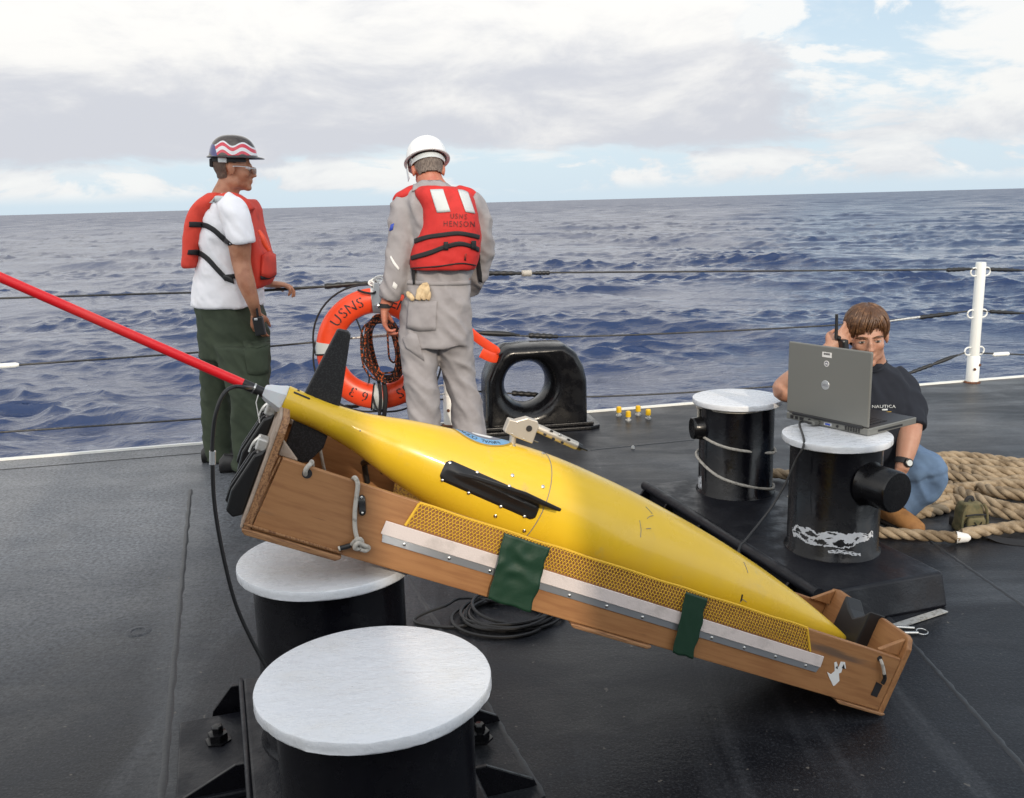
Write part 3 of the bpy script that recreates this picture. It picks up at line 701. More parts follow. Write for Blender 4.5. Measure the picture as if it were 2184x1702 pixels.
# gusset fins on the foundations
def gusset(t, O, ax, h, ln, th=0.012):
    ax = nz(ax); sd = np.array([-ax[1], ax[0], 0]); O = np.array(O)
    b = MB(); b.prism([O - sd * th / 2, O + ax * ln - sd * th / 2, O + ax * ln * 0.95 + ZUP * 0.02 - sd * th / 2, O + ax * 0.03 + ZUP * h - sd * th / 2, O + ZUP * h - sd * th / 2], sd * th)
    part('gusset', b, M['black_gloss'], t, smooth=False, bevel=0.002)
OD = np.array([cD[0], cD[1], 0])
for y in (-0.22, 0.10, 0.42, 0.72, 0.95): gusset(bitts_r, OD - FEX * 0.312 + FEY * y, -FEX, 0.11, 0.10)
OA = np.array([cA[0], cA[1], 0])
gusset(bitts_l, OA - FEX * 0.252 + FEY * 0.97, -FEX, 0.088, 0.09); gusset(bitts_l, OA - FEX * 0.252 + FEY * 0.56, -FEX, 0.085, 0.17); gusset(bitts_l, OA - FEX * 0.252 + FEY * 0.12, -FEX, 0.085, 0.17)
for y in (0.34, 0.02, 0.66): gusset(bitts_l, OA + FEX * 0.282 + FEY * y, FEX, 0.085, 0.16)
b = MB(); b.box(OA - FEX * 0.34 + FEY * 0.74 + ZUP * 0.010, (0.178, 0.40, 0.018), (FEX, FEY, ZUP)); part('foot_plate', b, M['black_plate'], bitts_l, smooth=False, bevel=0.004)
for sx, yy in ((-0.325, 0.80), (0.355, 0.56)):
    c = OA + FEX * sx + FEY * yy
    b = MB(); b.lathe([(0.036, 0.018), (0.036, 0.024), (0.027, 0.025), (0.027, 0.044), (0.016, 0.046), (0.016, 0.062), (0.013, 0.065), (0, 0.066)], c, ZUP, 6); part('bolt', b, M['black_wet'], bitts_l, angle=25)
# chipped white paint left on the near right post, spalled by a chain
def paint_patch(c, r, px, tree=None):
    b = MB(); rng = np.random.RandomState(5); pts = []
    for x, y in px:
        d = ray(x, y); o = CAM[:2] - np.array(c[:2]); A = d[0] ** 2 + d[1] ** 2; B = 2 * (o @ d[:2]); Cc = o @ o - r * r
        tt = (-B - math.sqrt(max(B * B - 4 * A * Cc, 0))) / (2 * A); pts.append(CAM + d * tt)
    return np.array(pts)
def patch_obj(t, c, r, top, bot, seed):
    n = 110; rng = np.random.RandomState(seed); xs = np.linspace(0, 1, n)
    hh = min(1.0, abs(np.mean([p[1] for p in bot]) - np.mean([p[1] for p in top])) / 24)
    itp = lambda q, x: np.array([np.interp(x, np.linspace(0, 1, len(q)), [p[0] for p in q]), np.interp(x, np.linspace(0, 1, len(q)), [p[1] for p in q])])
    T = [itp(top, x) + [0, hh * (rng.normal(0, 0.9) + 2.0 * math.sin(x * 31 + seed))] for x in xs]; Bm = [itp(bot, x) + [0, hh * (rng.normal(0, 1.0) + 2.4 * math.sin(x * 23 + 2 * seed))] for x in xs]
    rows = []
    for k in range(25):
        rows.append(paint_patch(c, r + 0.0022, [a + (bb - a) * k / 24 for a, bb in zip(T, Bm)]))
    b = MB(); R_ = np.array(rows); m = n
    f = [(i * m + j, i * m + j + 1, (i + 1) * m + j + 1, (i + 1) * m + j) for i in range(24) for j in range(m - 1) if not (seed == 1 and j < 80 and any(((j - jc) / 6.5) ** 2 + ((i - ic) / 3.6) ** 2 < 1 - 0.25 * math.sin(j * 1.3 + i) for jc, ic in ((14, 8), (22, 15), (40, 18), (56, 18), (34, 8)))) and noise.noise(Vector((j * 0.13, i * 0.21, seed * 3.1))) < 0.24]
    b.add(R_.reshape(-1, 3), f); part('paint_remnant', b, M['white_paint'], t)
patch_obj(bitts_r, cD, .199 * .84, [(1689, 1124), (1705, 1120), (1740, 1133), (1800, 1137), (1850, 1138), (1862, 1132)], [(1692, 1142), (1715, 1155), (1760, 1168), (1820, 1166), (1850, 1150), (1862, 1146)], 1)
patch_obj(bitts_r, cD, .199 * .84, [(1765, 1174), (1790, 1172), (1835, 1180)], [(1768, 1180), (1795, 1180), (1836, 1188)], 4)
patch_obj(bitts_r, cC, .199 * .84, [(1488, 1054), (1530, 1064), (1560, 1068), (1640, 1066)], [(1490, 1060), (1530, 1074), (1570, 1079), (1640, 1072)], 6)
patch_obj(bitts_r, cC, .199 * .84, [(1489, 1018), (1496, 1016)], [(1489, 1040), (1497, 1042)], 8)

# thin line wound round the far right post
def wound():
    r = .199 * .84 + 0.006; z0 = cC[2]; c = cC; path = []
    ctl = [(1484, 868), (1500, 873), (1560, 880), (1620, 878), (1652, 868)]
    for seq in ([(1650, 868), (1600, 879), (1540, 878), (1490, 868)], 'b', [(1485, 905), (1492, 925), (1530, 948), (1580, 961), (1646, 966)], 'b', [(1485, 967), (1495, 985), (1530, 1015), (1580, 1034), (1640, 1043)], 'b', [(1486, 1056), (1510, 1068), (1560, 1077), (1610, 1074), (1650, 1066)]):
        if seq == 'b':
            path.append('b'); continue
        path.append(paint_patch(c, r, seq))
    out = []
    for i, q in enumerate(path):
        if isinstance(q, str):
            a, bb = path[i - 1][-1], path[i + 1][0]
            aa = math.atan2(a[1] - c[1], a[0] - c[0]); ab = math.atan2(bb[1] - c[1], bb[0] - c[0])
            # round the back of the post
            if i == 1: d = (ab - aa) % (2 * math.pi); d = d - 2 * math.pi if d > math.pi * 1.9 else d; d = 0.0 if abs(d) < 0.4 else d
            else: d = (ab - aa) % (2 * math.pi)
            for k in range(1, 10):
                an = aa + d * k / 10; out.append([c[0] + r * math.cos(an), c[1] + r * math.sin(an), a[2] + (bb[2] - a[2]) * k / 10])
        else: out += list(q)
    last = np.array(out[-1]); out += [atz(1690, 1058, 0.125), atz(1730, 1050, 0.125)]
    P = np.array(out)
    b = MB(); b.tube(spline(P, 4), 0.0065, 8)
    tag(part('cord', b, M['rope_grey'], base=(c[0], c[1], 0.09)), 'thin grey cord wound loosely round the farther right-hand bitt', 'cord')
wound()
# ------------------------------------------------------------------ plywood cradle
N0 = atz(1883, 1519, .012); P1 = atz(734, 1186, .645)
CU = nz(P1 - N0); CW = nz([-0.219, 0.976, 0]); CW = nz(CW - CU * np.dot(CU, CW)); CN = np.cross(CU, CW)
if CN[2] < 0: CN = -CN
def G(u, w, n): return N0 + CU * u + CW * w + CN * n
def PL(x, y, w):
    """the place on the plane w seen at a picture point, in cradle coordinates"""
    q = onplane(x, y, N0 + CW * w, CW) - N0
    return np.array([q @ CU, w, q @ CN])
def GP(x, y, w): return G(*PL(x, y, w))
FR = (CU, CW, CN)
cradle = thing('cradle', 'long plywood cradle with yellow netting, tilted from the bitt down to the deck', 'cradle', G(0, 0.2, 0))
def sheet(name, poly, w0, th, m=None, bevel=0.003):
    b = MB(); b.prism([G(u, w0, n) for u, n in poly], CW * th); return part(name, b, m or M['plywood'], cradle, smooth=False, bevel=bevel)
# plywood grain has to run along the board: keep each board in its own frame
def board(name, make, o, ax, m, bevel=0.003, parent=None):
    """a board built in its own axes ax at o, so that the grain follows its long side (local z)"""
    me = bpy.data.meshes.new(name); b = make()
    A = np.array(ax); v = (b.verts() - o) @ A.T
    me.from_pydata(v.tolist(), [], b.f); me.validate(); finish(me, False); me.materials.append(m)
    ob = bpy.data.objects.new(name, me); COL.objects.link(ob)
    p = parent or cradle; ob.parent = p; ob.matrix_local = Matrix.Translation(Vector(o - wloc(p))) @ Matrix(A.T.tolist()).to_4x4()
    if bevel:
        bv = ob.modifiers.new('edge', 'BEVEL'); bv.width = bevel; bv.segments = 2; bv.limit_method = 'ANGLE'; bv.angle_limit = rad(40)
    return ob
LONG = np.array([CN, CW, CU])                                      # grain along the cradle
LONG = np.array([CW, CN, CU]) if np.linalg.det(LONG) < 0 else LONG
TALL = np.array([CU, CN, CW]) if np.linalg.det(np.array([CU, CN, CW])) > 0 else np.array([CN, CU, CW])
pan = [(0.0165, 0), (1.8175, 0), (1.806, 0.181), (0.0165, 0.163)]
board('side_panel', lambda: MB().prism([G(u, 0, n) for u, n in pan], CW * 0.015), G(0, 0, 0), LONG, M['plywood'])
board('side_panel', lambda: MB().prism([G(u, 0.385, n) for u, n in pan], CW * 0.015), G(0, 0.385, 0), LONG, M['plywood'])
board('floor_board', lambda: MB().prism([G(0.0165, 0.0155, 0.002), G(1.8175, 0.0155, 0.002), G(1.8175, 0.3845, 0.002), G(0.0165, 0.3845, 0.002)], CN * 0.012), G(0, 0.2, 0), LONG, M['plywood'])
notch = lambda c, r, top, k=9: [(c - r + 2 * r * i / k, top - 0.045 * math.sin(math.pi * i / k) ** 0.7) for i in range(k + 1)]
tailp = [(-0.002, -0.004), (-0.002, 0.235), (0.012, 0.262), (0.035, 0.268), (0.12, 0.268)] + notch(0.2, 0.075, 0.262) + [(0.28, 0.268), (0.365, 0.268), (0.39, 0.262), (0.402, 0.235), (0.402, -0.004)]
board('end_board', lambda: MB().prism([G(1.8355, w, n) for w, n in tailp], -CU * 0.0175), G(1.83, 0.2, 0), TALL, M['ply_edge'])
board('end_board_facing', lambda: MB().prism([G(1.8420, w, n) for w, n in tailp], -CU * 0.0065), G(1.84, 0.2, 0), TALL, M['ply_grey'], 0.002)
nosep = [(-0.002, -0.006), (-0.002, 0.195), (0.010, 0.222), (0.025, 0.228), (0.14, 0.228), (0.165, 0.20), (0.2, 0.175), (0.235, 0.19), (0.265, 0.222), (0.365, 0.222), (0.39, 0.215), (0.402, 0.19), (0.402, -0.006)]
board('end_board', lambda: MB().prism([G(-0.002, w, n) for w, n in nosep], CU * 0.0175), G(0, 0.2, 0), TALL, M['plywood'])
# black foam that lines the notch for the nose
fo = [(0.145, 0.05), (0.145, 0.236), (0.165, 0.212), (0.2, 0.188), (0.235, 0.204), (0.272, 0.232), (0.272, 0.05)]
b = MB(); b.prism([G(-0.006, w, n) for w, n in fo], CU * 0.062); part('foam_pad', b, M['black_rubber'], cradle, smooth=False, bevel=0.006)
for w0 in (0.0155, 0.3715):
    b = MB(); b.prism([G(0.0165, w0, 0.165), G(0.085, w0, 0.165), G(0.0165, w0, 0.215)], CW * 0.013); part('corner_brace', b, M['plywood'], cradle, smooth=False, bevel=0.002)
    b = MB(); b.prism([G(1.816, w0, 0.18), G(1.77, w0, 0.18), G(1.816, w0, 0.215)], CW * 0.02); part('corner_brace', b, M['ply_grey'], cradle, smooth=False, bevel=0.002)
# skids under both sides
for u0, u1, th in ((1.60, 1.838, 0.016), (PL(1385, 1385, 0)[0], PL(1215, 1330, 0)[0], 0.012), (-0.004, 0.165, 0.010)):
    for w0 in (-0.008, 0.36):
        def mk(u0=u0, u1=u1, th=th, w0=w0):
            e = min(0.012, (u1 - u0) / 3)
            return MB().prism([G(u0, w0, -0.001), G(u0 + 0.002, w0, -th * 0.6), G(u0 + e, w0, -th), G(u1 - e, w0, -th), G(u1 - 0.002, w0, -th * 0.6), G(u1, w0, -0.001)], CW * 0.048)
        board('skid', mk, G(u0, w0, 0), LONG, M['ply_edge'], 0.003)
# plywood trim lines at the ends of the near panel
for (x0, y0), (x1, y1) in (((523, 1112), (592, 972)), ((531, 1116), (598, 976))):
    a, c = GP(x0, y0, -0.001), GP(x1, y1, -0.001)
    part('edge_bead', MB().tube([a + (c - a) * i / 6 for i in range(7)], 0.0022, 6), M['ply_edge'], cradle)
a, c = GP(520, 1117, -0.004), GP(732, 1180, -0.004)
part('edge_bead', MB().tube([a + (c - a) * i / 8 for i in range(9)], 0.003, 6), M['ply_edge'], cradle)

# aluminium strip, webbing and screws on the near panel
def strip(name, pts, w0, th, m, bevel=0.001):
    b = MB(); q = [GP(x, y, 0) for x, y in pts]; b.prism([p - CW * w0 for p in q], -CW * th); return part(name, b, m, cradle, smooth=False, bevel=bevel)
strip('rail_strip', [(815.5, 1136), (1752, 1414), (1739, 1433), (814, 1155)], 0.0005, 0.003, M['alu'], 0.0006)
strip('webbing_strip', [(823, 1108.7), (1755, 1398), (1747, 1421.5), (811.5, 1136.5)], 0.0036, 0.004, M['webbing'], 0.0015)
SCREW = None
def screw(parent, p, nrm, r, name='screw', m=None):
    b = MB(); b.lathe([(r, 0.0), (r * 0.95, r * 0.35), (r * 0.6, r * 0.6), (r * 0.25, r * 0.62), (r * 0.2, r * 0.4), (0, r * 0.4)], p, nrm, 14)
    return part(name, b, m or M['steel'], parent)
for x, y in ((862, 1161), (958, 1190.5), (1045, 1218), (1214.7, 1270), (1294, 1293), (1370, 1316.5), (1518, 1360.4), (1587, 1381.6), (1654, 1400.5), (1718, 1419.7)):
    screw(cradle, GP(x, y, -0.0035), -CW, 0.0042)

# yellow netting: knotted cells, each strand real
def netting():
    c00, c10, c11, c01 = [PL(*p, 0.0) for p in ((864, 1119), (1726, 1387), (1720, 1338.5), (894, 1072.5))]
    def q(a, bq):
        p = (c00 * (1 - a) + c10 * a) * (1 - bq) + (c01 * (1 - a) + c11 * a) * bq
        return p
    Lu = abs(c00[0] - c10[0]); ncol = 128; nrow = 7
    b = MB(); vs, fs = [], []
    def strand(p0, p1):
        P0, P1 = G(p0[0], p0[1], p0[2]), G(p1[0], p1[1], p1[2]); d = nz(P1 - P0); s = np.cross(d, CW) * 0.00095; k = len(vs)
        f = -CW * 0.0011
        for P in (P0, P1): vs.extend([P - s, P + s, P + f])
        fs.extend([(k, k + 1, k + 4, k + 3), (k + 1, k + 2, k + 5, k + 4), (k + 2, k, k + 3, k + 5)])
    rng = np.random.RandomState(2)
    pt = {}
    def node(i, j):
        if (i, j) not in pt:
            a = i / (2.0 * ncol); bq = j / nrow
            p = q(min(max(a, 0), 1), min(max(bq, 0), 1)); p = p + np.array([rng.normal(0, .0004), -0.0045 - 0.004 * math.sin(math.pi * min(bq, 1)) * (0.6 + 0.4 * math.sin(a * 23)), rng.normal(0, .0004)]); pt[i, j] = p
        return pt[i, j]
    for j in range(nrow + 1):
        for i in range(2 * ncol + 1):
            if (i + j) % 2 == 0:
                if j < nrow:
                    # hexagon: short upright then two slants
                    p = node(i, j); up_ = node(i, j + 0.38)
                    strand(p, up_)
                    for di in (-1, 1):
                        if 0 <= i + di <= 2 * ncol: strand(up_, node(i + di, j + 1))
    b.add(vs, fs); part('netting', b, M['net'], cradle, smooth=False, kind='stuff')
    b = MB()
    b.tube(spline([G(*(q(0, s) + [0, -0.005, 0])) for s in np.linspace(0, 1, 6)], 3), 0.0035, 8); b.tube(spline([G(*(q(1, s) + [0, -0.005, 0])) for s in np.linspace(0, 1, 6)], 3), 0.003, 8)
    b.tube([G(*(q(s, 1.0) + [0, -0.002 + 0.001 * math.sin(s * 60), 0.001 + 0.0008 * math.sin(s * 41)])) for s in np.linspace(0, 1, 90)], 0.003, 6)
    part('net_hem', b, M['net'], cradle)
    # the part of the net that slings the hull inside the box
    b = MB(); vs = []; fs = []; nn = 24; mm = 60
    for i in range(mm + 1):
        a = i / mm; p0 = q(a, 1.0)
        for j in range(nn + 1):
            s = j / nn; w = 0.008 + 0.384 * s; dep = 0.115 * (1 - (2 * s - 1) ** 2) ** 0.6
            vs.append(G(p0[0], w, p0[2] - dep + 0.001))
    for i in range(mm):
        for j in range(nn): fs.append((i * (nn + 1) + j, i * (nn + 1) + j + 1, (i + 1) * (nn + 1) + j + 1, (i + 1) * (nn + 1) + j))
    b.add(vs, fs)
    part('sling', b, M['sling'], cradle)
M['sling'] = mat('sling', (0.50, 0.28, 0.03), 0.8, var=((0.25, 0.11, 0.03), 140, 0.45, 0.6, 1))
netting()

# green tape patches over netting and strip
def tape(quad, lift, wr, seed, nx=18, ny=26):
    q = np.array([PL(*p, 0) for p in quad]); vs = []; rng = np.random.RandomState(seed); ph = rng.rand(8) * 6
    for j in range(ny + 1):
        for i in range(nx + 1):
            a, c = i / nx, j / ny
            p = (q[0] * (1 - a) + q[1] * a) * (1 - c) + (q[3] * (1 - a) + q[2] * a) * c
            ed = 0.002 * math.sin(9 * c + ph[0]) + 0.0015 * math.sin(21 * c + ph[1])
            over = max(0, 0.24 - c) / 0.24
            q1 = noise.noise(Vector((a * 2.2 + ph[0], c * 3.1, ph[1]))); q2 = noise.noise(Vector((a * 5.0 + c * 3, c * 6.5 + ph[2], ph[3])))
            d = lift + 0.004 + wr * (0.8 + 1.3 * (1 - 2.5 * abs(q1)) * math.sin(math.pi * min(1, c * 1.25)) + 0.5 * q2)
            vs.append(G(p[0] + ed * (1 if a > 0.5 else 0.4), -d - 0.004, p[2] + 0.0015 * math.sin(11 * a + ph[5]) * (c > 0.95)))
    fs = [(j * (nx + 1) + i, j * (nx + 1) + i + 1, (j + 1) * (nx + 1) + i + 1, (j + 1) * (nx + 1) + i) for j in range(ny) for i in range(nx)]
    b = MB(); b.add(vs, fs); o = part('tape_patch', b, M['tape'], cradle, angle=60)
    s = o.modifiers.new('thick', 'SOLIDIFY'); s.thickness = 0.0012; s.offset = 0
    return o
o = tape([(1072, 1131), (1168, 1163), (1128, 1299), (1037, 1271)], 0.008, 0.0042, 4); o['label'] = 'crumpled green tape patch'
o = tape([(1458, 1257), (1504, 1272), (1473, 1399), (1429, 1387)], 0.007, 0.0007, 9); o['label'] = 'smooth green tape patch'

# ropes, cleat, latches, stickers on the near panel
def rope_on(name, px, w, r, seg=10, m=None, k=6):
    P = [GP(x, y, ww) for (x, y), ww in zip(px, w)]
    return part(name, MB().tube(spline(P, k), r, seg), m or M['rope_grey'], cradle)
b = MB(); b.lathe([(0.0115, 0), (0.0115, 0.0012), (0, 0.0013)], GP(655, 1010, -0.0005), -CW, 20); part('rope_hole', b, M['ink'], cradle)
rope_on('rope_loop', [(652, 1016), (651, 1006), (655, 997), (662, 990), (665, 985), (666, 996)], [0.01, -0.008, -0.011, -0.008, 0.008, 0.03], 0.0055)
rope_on('rope_loop', [(752, 1024), (757, 1019), (763, 1032), (761, 1055), (757, 1090), (757, 1125), (762, 1150)], [0.03, 0.0, -0.009, -0.008, -0.008, -0.009, -0.012], 0.0056)
rope_on('rope_loop', [(751, 1161), (759, 1153), (768, 1150), (772, 1158), (765, 1170), (757, 1168), (763, 1158), (775, 1163), (786, 1168), (780, 1174), (768, 1171)], [-0.012, -0.020, -0.018, -0.012, -0.014, -0.022, -0.024, -0.016, -0.012, -0.012, -0.014], 0.0056)
rope_on('rope_end', [(748, 1163), (738, 1166), (726, 1169)], [-0.012, -0.010, -0.008], 0.0062, m=M['black_rubber'])
rope_on('rope_end', [(726, 1169), (722, 1170.5)], [-0.008, -0.008], 0.0062)
rope_on('rope_loop', [(681, 950), (686, 975), (692, 1004)], [0.378, 0.372, 0.372], 0.0045)
b = MB(); a, c = GP(771, 1055, 0), GP(773, 1099, 0); ax = nz(c - a); sx = np.cross(ax, CW); nL = 16
rings = []
for i in range(nL + 1):
    s = i / nL; wd = 0.0085 * (1 - abs(2 * s - 1) ** 6) ** 0.5 + 0.0005; hh = 0.004 + 0.009 * (1 - abs(2 * s - 1) ** 3)
    p = a + (c - a) * s; rings.append([p + sx * wd, p + sx * wd * 0.8 - CW * hh, p - sx * wd * 0.8 - CW * hh, p - sx * wd])
part('cleat', MB().loft(rings), M['black_plastic'], cradle)
for x, y in ((771, 1061), (773, 1094)): screw(cradle, GP(x, y, -0.012), -CW, 0.0032)
# dark strap hanging inside and the far side hook
rope_on('inner_strap', [(777, 988), (779, 1005), (784, 1030)], [0.36, 0.36, 0.36], 0.008, m=M['black_rubber'])
rope_on('inner_strap', [(776, 988), (785, 983), (800, 986), (813, 996), (820, 1008)], [0.36, 0.33, 0.30, 0.28, 0.27], 0.010, m=M['black_plastic'])
# rope end and dark slot by the nose
b = MB(); b.prism([GP(x, y, -0.0006) for x, y in ((1869, 1454), (1882, 1461), (1870, 1487), (1857, 1482))], -CW * 0.0012); part('slot', b, M['ink'], cradle, smooth=False)
rope_on('rope_end', [(1876, 1405), (1880, 1412), (1884, 1425), (1886, 1438)], [0.012, -0.010, -0.012, -0.012], 0.0048)
rope_on('rope_end', [(1886, 1437), (1887, 1448), (1882, 1458)], [-0.012, -0.012, -0.010], 0.0055, m=M['black_rubber'])
b = MB(); b.lathe([(0.0075, 0), (0.0075, 0.0012), (0, 0.0013)], GP(1876, 1404, -0.0004), -CW, 16); part('rope_hole', b, M['ink'], cradle)
# remains of a white sticker
st = [(1779, 1413), (1784, 1411), (1788, 1424), (1793, 1411), (1802, 1412), (1804, 1426), (1797, 1424), (1794, 1434), (1789, 1436), (1790, 1452), (1781, 1461), (1777, 1463), (1772, 1452), (1768, 1444), (1764, 1433), (1772, 1438), (1780, 1431), (1780, 1422)]
b = MB(); b.prism([GP(x, y, -0.0005) for x, y in st], -CW * 0.0008); part('torn_sticker', b, M['paper'], cradle, smooth=False)
for tr in ([(1782, 1425), (1786, 1419), (1787, 1427)], [(1795, 1425), (1800, 1416), (1802, 1427)]):
    b = MB(); b.prism([GP(x, y, -0.0014) for x, y in tr], -CW * 0.0004); part('sticker_print', b, M['ink'], cradle, smooth=False)
# black plastic latches on the outside of the tail board
for w0, n0, n1 in ((0.045, 0.01, 0.175), (0.215, 0.06, 0.225)):
    lt = MB(); o = G(1.843, w0, 0)
    poly = [(0.0, n0), (0.020, n0 - 0.012), (0.040, n0), (0.044, n0 + 0.05), (0.022, n1 - 0.02), (0.0, n1)]
    lt.prism([o + CU * u + CN * n for u, n in poly], CW * 0.075)
    la = part('latch', lt, M['black_plastic'], cradle, smooth=False, bevel=0.005)
    for k in (0.012, 0.052):
        b = MB(); b.prism([o + CU * (u + 0.0025) + CN * n + CW * k for u, n in ((0.036, n0 + 0.012), (0.046, n0 + 0.02), (0.046, n0 + 0.055), (0.024, n1 - 0.016), (0.016, n1 - 0.012))], CW * 0.010); part('rib', b, M['black_plastic'], la, smooth=False, bevel=0.002)
    b = MB(); b.box(o + CU * 0.012 + CN * (n1 + 0.004) + CW * 0.037, (0.026, 0.05, 0.03), FR); part('catch', b, M['galv'], la, smooth=False, bevel=0.004)
    b = MB(); b.tube(spline([o + CU * uu + CN * (n1 + nn_) + CW * 0.037 for uu, nn_ in ((0.02, 0.02), (0.03, 0.0), (0.032, -0.025))], 5), 0.004, 8); part('catch_bolt', b, M['steel'], la)

# ------------------------------------------------------------------ yellow underwater glider
PT, PN = G(1.836, .2, .271), G(.038, .2, .118)
GA = nz(PN - PT); GL = np.linalg.norm(PN - PT); GUP = nz(CN - GA * np.dot(CN, GA)); GSD = np.cross(GA, GUP)
if np.dot(GSD, CW) > 0: GSD = -GSD                                # towards the camera
glider = thing('underwater_glider', 'yellow torpedo shaped underwater glider lying in the plywood cradle', 'underwater glider', G(0.9, .2, 0.06))
PROF = [(0, .0365), (.05, .037), (.10, .038), (.15, .0425), (.20, .0500), (.25, .062), (.30, .0755), (.36, .089), (.44, .105), (.52, .1215), (.60, .1345), (.68, .142), (.76, .1455), (.86, .1455), (.96, .1425), (1.06, .1365), (1.18, .1265), (1.30, .1125), (1.42, .0945), (1.54, .0715), (1.62, .054), (1.69, .037), (1.74, .0235), (1.775, .013), (1.795, .005), (GL, .0003)]
pa = spline([(s, r, 0) for s, r in PROF], 5)[:, :2]
rad_at = lambda s: float(np.interp(s, pa[:, 0], pa[:, 1]))
hb = MB(); hb.lathe([(0.0005, 0.0), (0.03, 0.0)] + [(max(r, 0.0003), s) for s, r in pa], PT, GA, 72, ref=GUP)
part('hull', hb, M['yellow'], glider, angle=60)
HT = bvh(hb)
def hull_px(x, y, off=0.0):
    d = ray(x, y); h = HT.ray_cast(Vector(CAM), Vector(d))
    if h[0] is None: return None
    return np.array(h[0]) + np.array(h[1]) * off, np.array(h[1])
def hull_at(s, ang, off=0.0):                                      # ang 0 = top, positive towards the camera
    return PT + GA * s + (GUP * math.cos(ang) + GSD * math.sin(ang)) * (rad_at(s) + off)
# seam between nose and payload section
def seam_ring(s, a0=-2.6, a1=2.6):
    return part('hull_seam', MB().tube([hull_at(s + 0.012 * math.sin(a * 1.3), a, 0.0002) for a in np.linspace(a0, a1, 90)], 0.0011, 6), M['slate'], glider)
p, _ = hull_px(1173, 1010); seam_ring(float((p - PT) @ GA) - 0.004)
# black wing root plate
def plate():
    cs = np.array([(954, 978), (1157, 1067), (1139, 1112), (934, 1022)], float); nx, ny = 40, 12
    V, Bs = [], []
    for j in range(ny + 1):
        for i in range(nx + 1):
            a, c = i / nx, j / ny
            # rounded corners: pull the ends in near top and bottom
            e = 0.045 * max(0, abs(2 * c - 1) - 0.55) ** 2 / 0.2; a2 = e + a * (1 - 2 * e)
            x, y = (cs[0] * (1 - a2) + cs[1] * a2) * (1 - c) + (cs[3] * (1 - a2) + cs[2] * a2) * c
            h = hull_px(x, y); P, N_ = h
            edge = min(i, nx - i, j, ny - j); lift = 0.0005 if edge == 0 else (0.004 if edge == 1 else 0.005)
            mid = math.exp(-((c - 0.40) / 0.17) ** 2) * min(1, a * 4) * (1 - max(0, a - 0.75) * 2.6)
            V.append(P + N_ * (lift + (0.013 * mid if edge > 0 else 0)))
    f = [(j * (nx + 1) + i, j * (nx + 1) + i + 1, (j + 1) * (nx + 1) + i + 1, (j + 1) * (nx + 1) + i) for j in range(ny) for i in range(nx)]
    return MB().add(V, f)
wr = part('wing_root', plate(), M['black_plastic'], glider, angle=45)
for x, y in ((959, 988), (1017, 1008), (1085, 1037), (944, 1023), (1000, 1050), (1068, 1079), (1118, 1100)):
    h = hull_px(x, y); screw(wr, h[0] + h[1] * 0.006, h[1], 0.0042)
# the stub of the wing, seen almost edge on
A_, nA = hull_px(955, 1004, 0.004); B_, nB = hull_px(1150, 1081, 0.004); mid_, _ = hull_px(1060, 1045, 0.004)
tip = onplane(1198, 1087, A_ - CW * 0.075, CW); t2 = onplane(1120, 1053, A_ - CW * 0.060, CW)
lead = onplane(1010, 1018, A_ - CW * 0.030, CW)
th = GUP * 0.006
b = MB(); top = [A_, lead, t2, tip, B_, mid_]; b.prism([q + th * (0.5 if i in (0, 3) else 1) for i, q in enumerate(top)], -th * 1.6); part('wing_stub', b, M['black_plastic'], glider, smooth=False, bevel=0.002)
for x, y in ((1093, 1014), (1158, 1038), (1056.6, 1101), (1118, 1132.5), (1096.5, 950.5), (1158, 967.5)):
    h = hull_px(x, y)
    if h: screw(glider, h[0] - h[1] * 0.0008, h[1], 0.0052, m=M['steel'])
# rudder: one carbon blade through the tail
rp_ = [(720, 700), (743, 705), (748, 713), (728, 850), (724, 866), (716, 880), (690, 955), (658, 985), (645, 987), (604, 972), (606, 955), (640, 855)]
pts = [PL(x, y, .2) for x, y in rp_]; cen = np.mean(pts, axis=0)
lo, hi = [], []
b = MB(); b.prism([G(u, .2 - 0.006, n) for u, _, n in pts], CW * 0.012); part('rudder', b, M['carbon'], glider, smooth=False, bevel=0.004)
# milky tail cone, mast socket, red mast
c0 = PT - GA * 0.0005
b = MB(); b.lathe([(0.0355, 0.0), (0.035, -0.006), (0.028, -0.022), (0.0225, -0.040), (0.017, -0.05), (0.014, -0.052), (0, -0.0525)], c0, GA, 6, ref=GUP); part('tail_cone', b, M['milky'], glider, angle=25)
a0, a1 = GP(563, 838, .2), GP(0, 591, .2); MD = nz(a1 - a0)
b = MB(); b.tube([c0 - GA * 0.045, a0, a0 + MD * 0.055], 0.0125, 16); part('mast_socket', b, M['black_rubber'], glider)
b = MB(); b.tube([a0 + MD * 0.0545 + MD * s for s in np.linspace(0, 0.95, 24)], [0.0118 - 0.0006 * k / 23 for k in range(24)], 20); part('antenna_mast', b, M['red'], glider)
b = MB(); b.tube([a0 + MD * 0.024, a0 + MD * 0.028], 0.0136, 16); part('clamp_ring', b, M['steel'], glider)
p = [a0 + MD * 0.026 + nz(np.cross(MD, CW)) * 0.0, GP(548, 870, .18), G(1.862, .2, 0.235)]
part('tie_line', MB().tube([GP(551, 842, .185), GP(546, 858, .185), GP(554, 902, .19)], 0.0013, 6), M['paper'], glider)
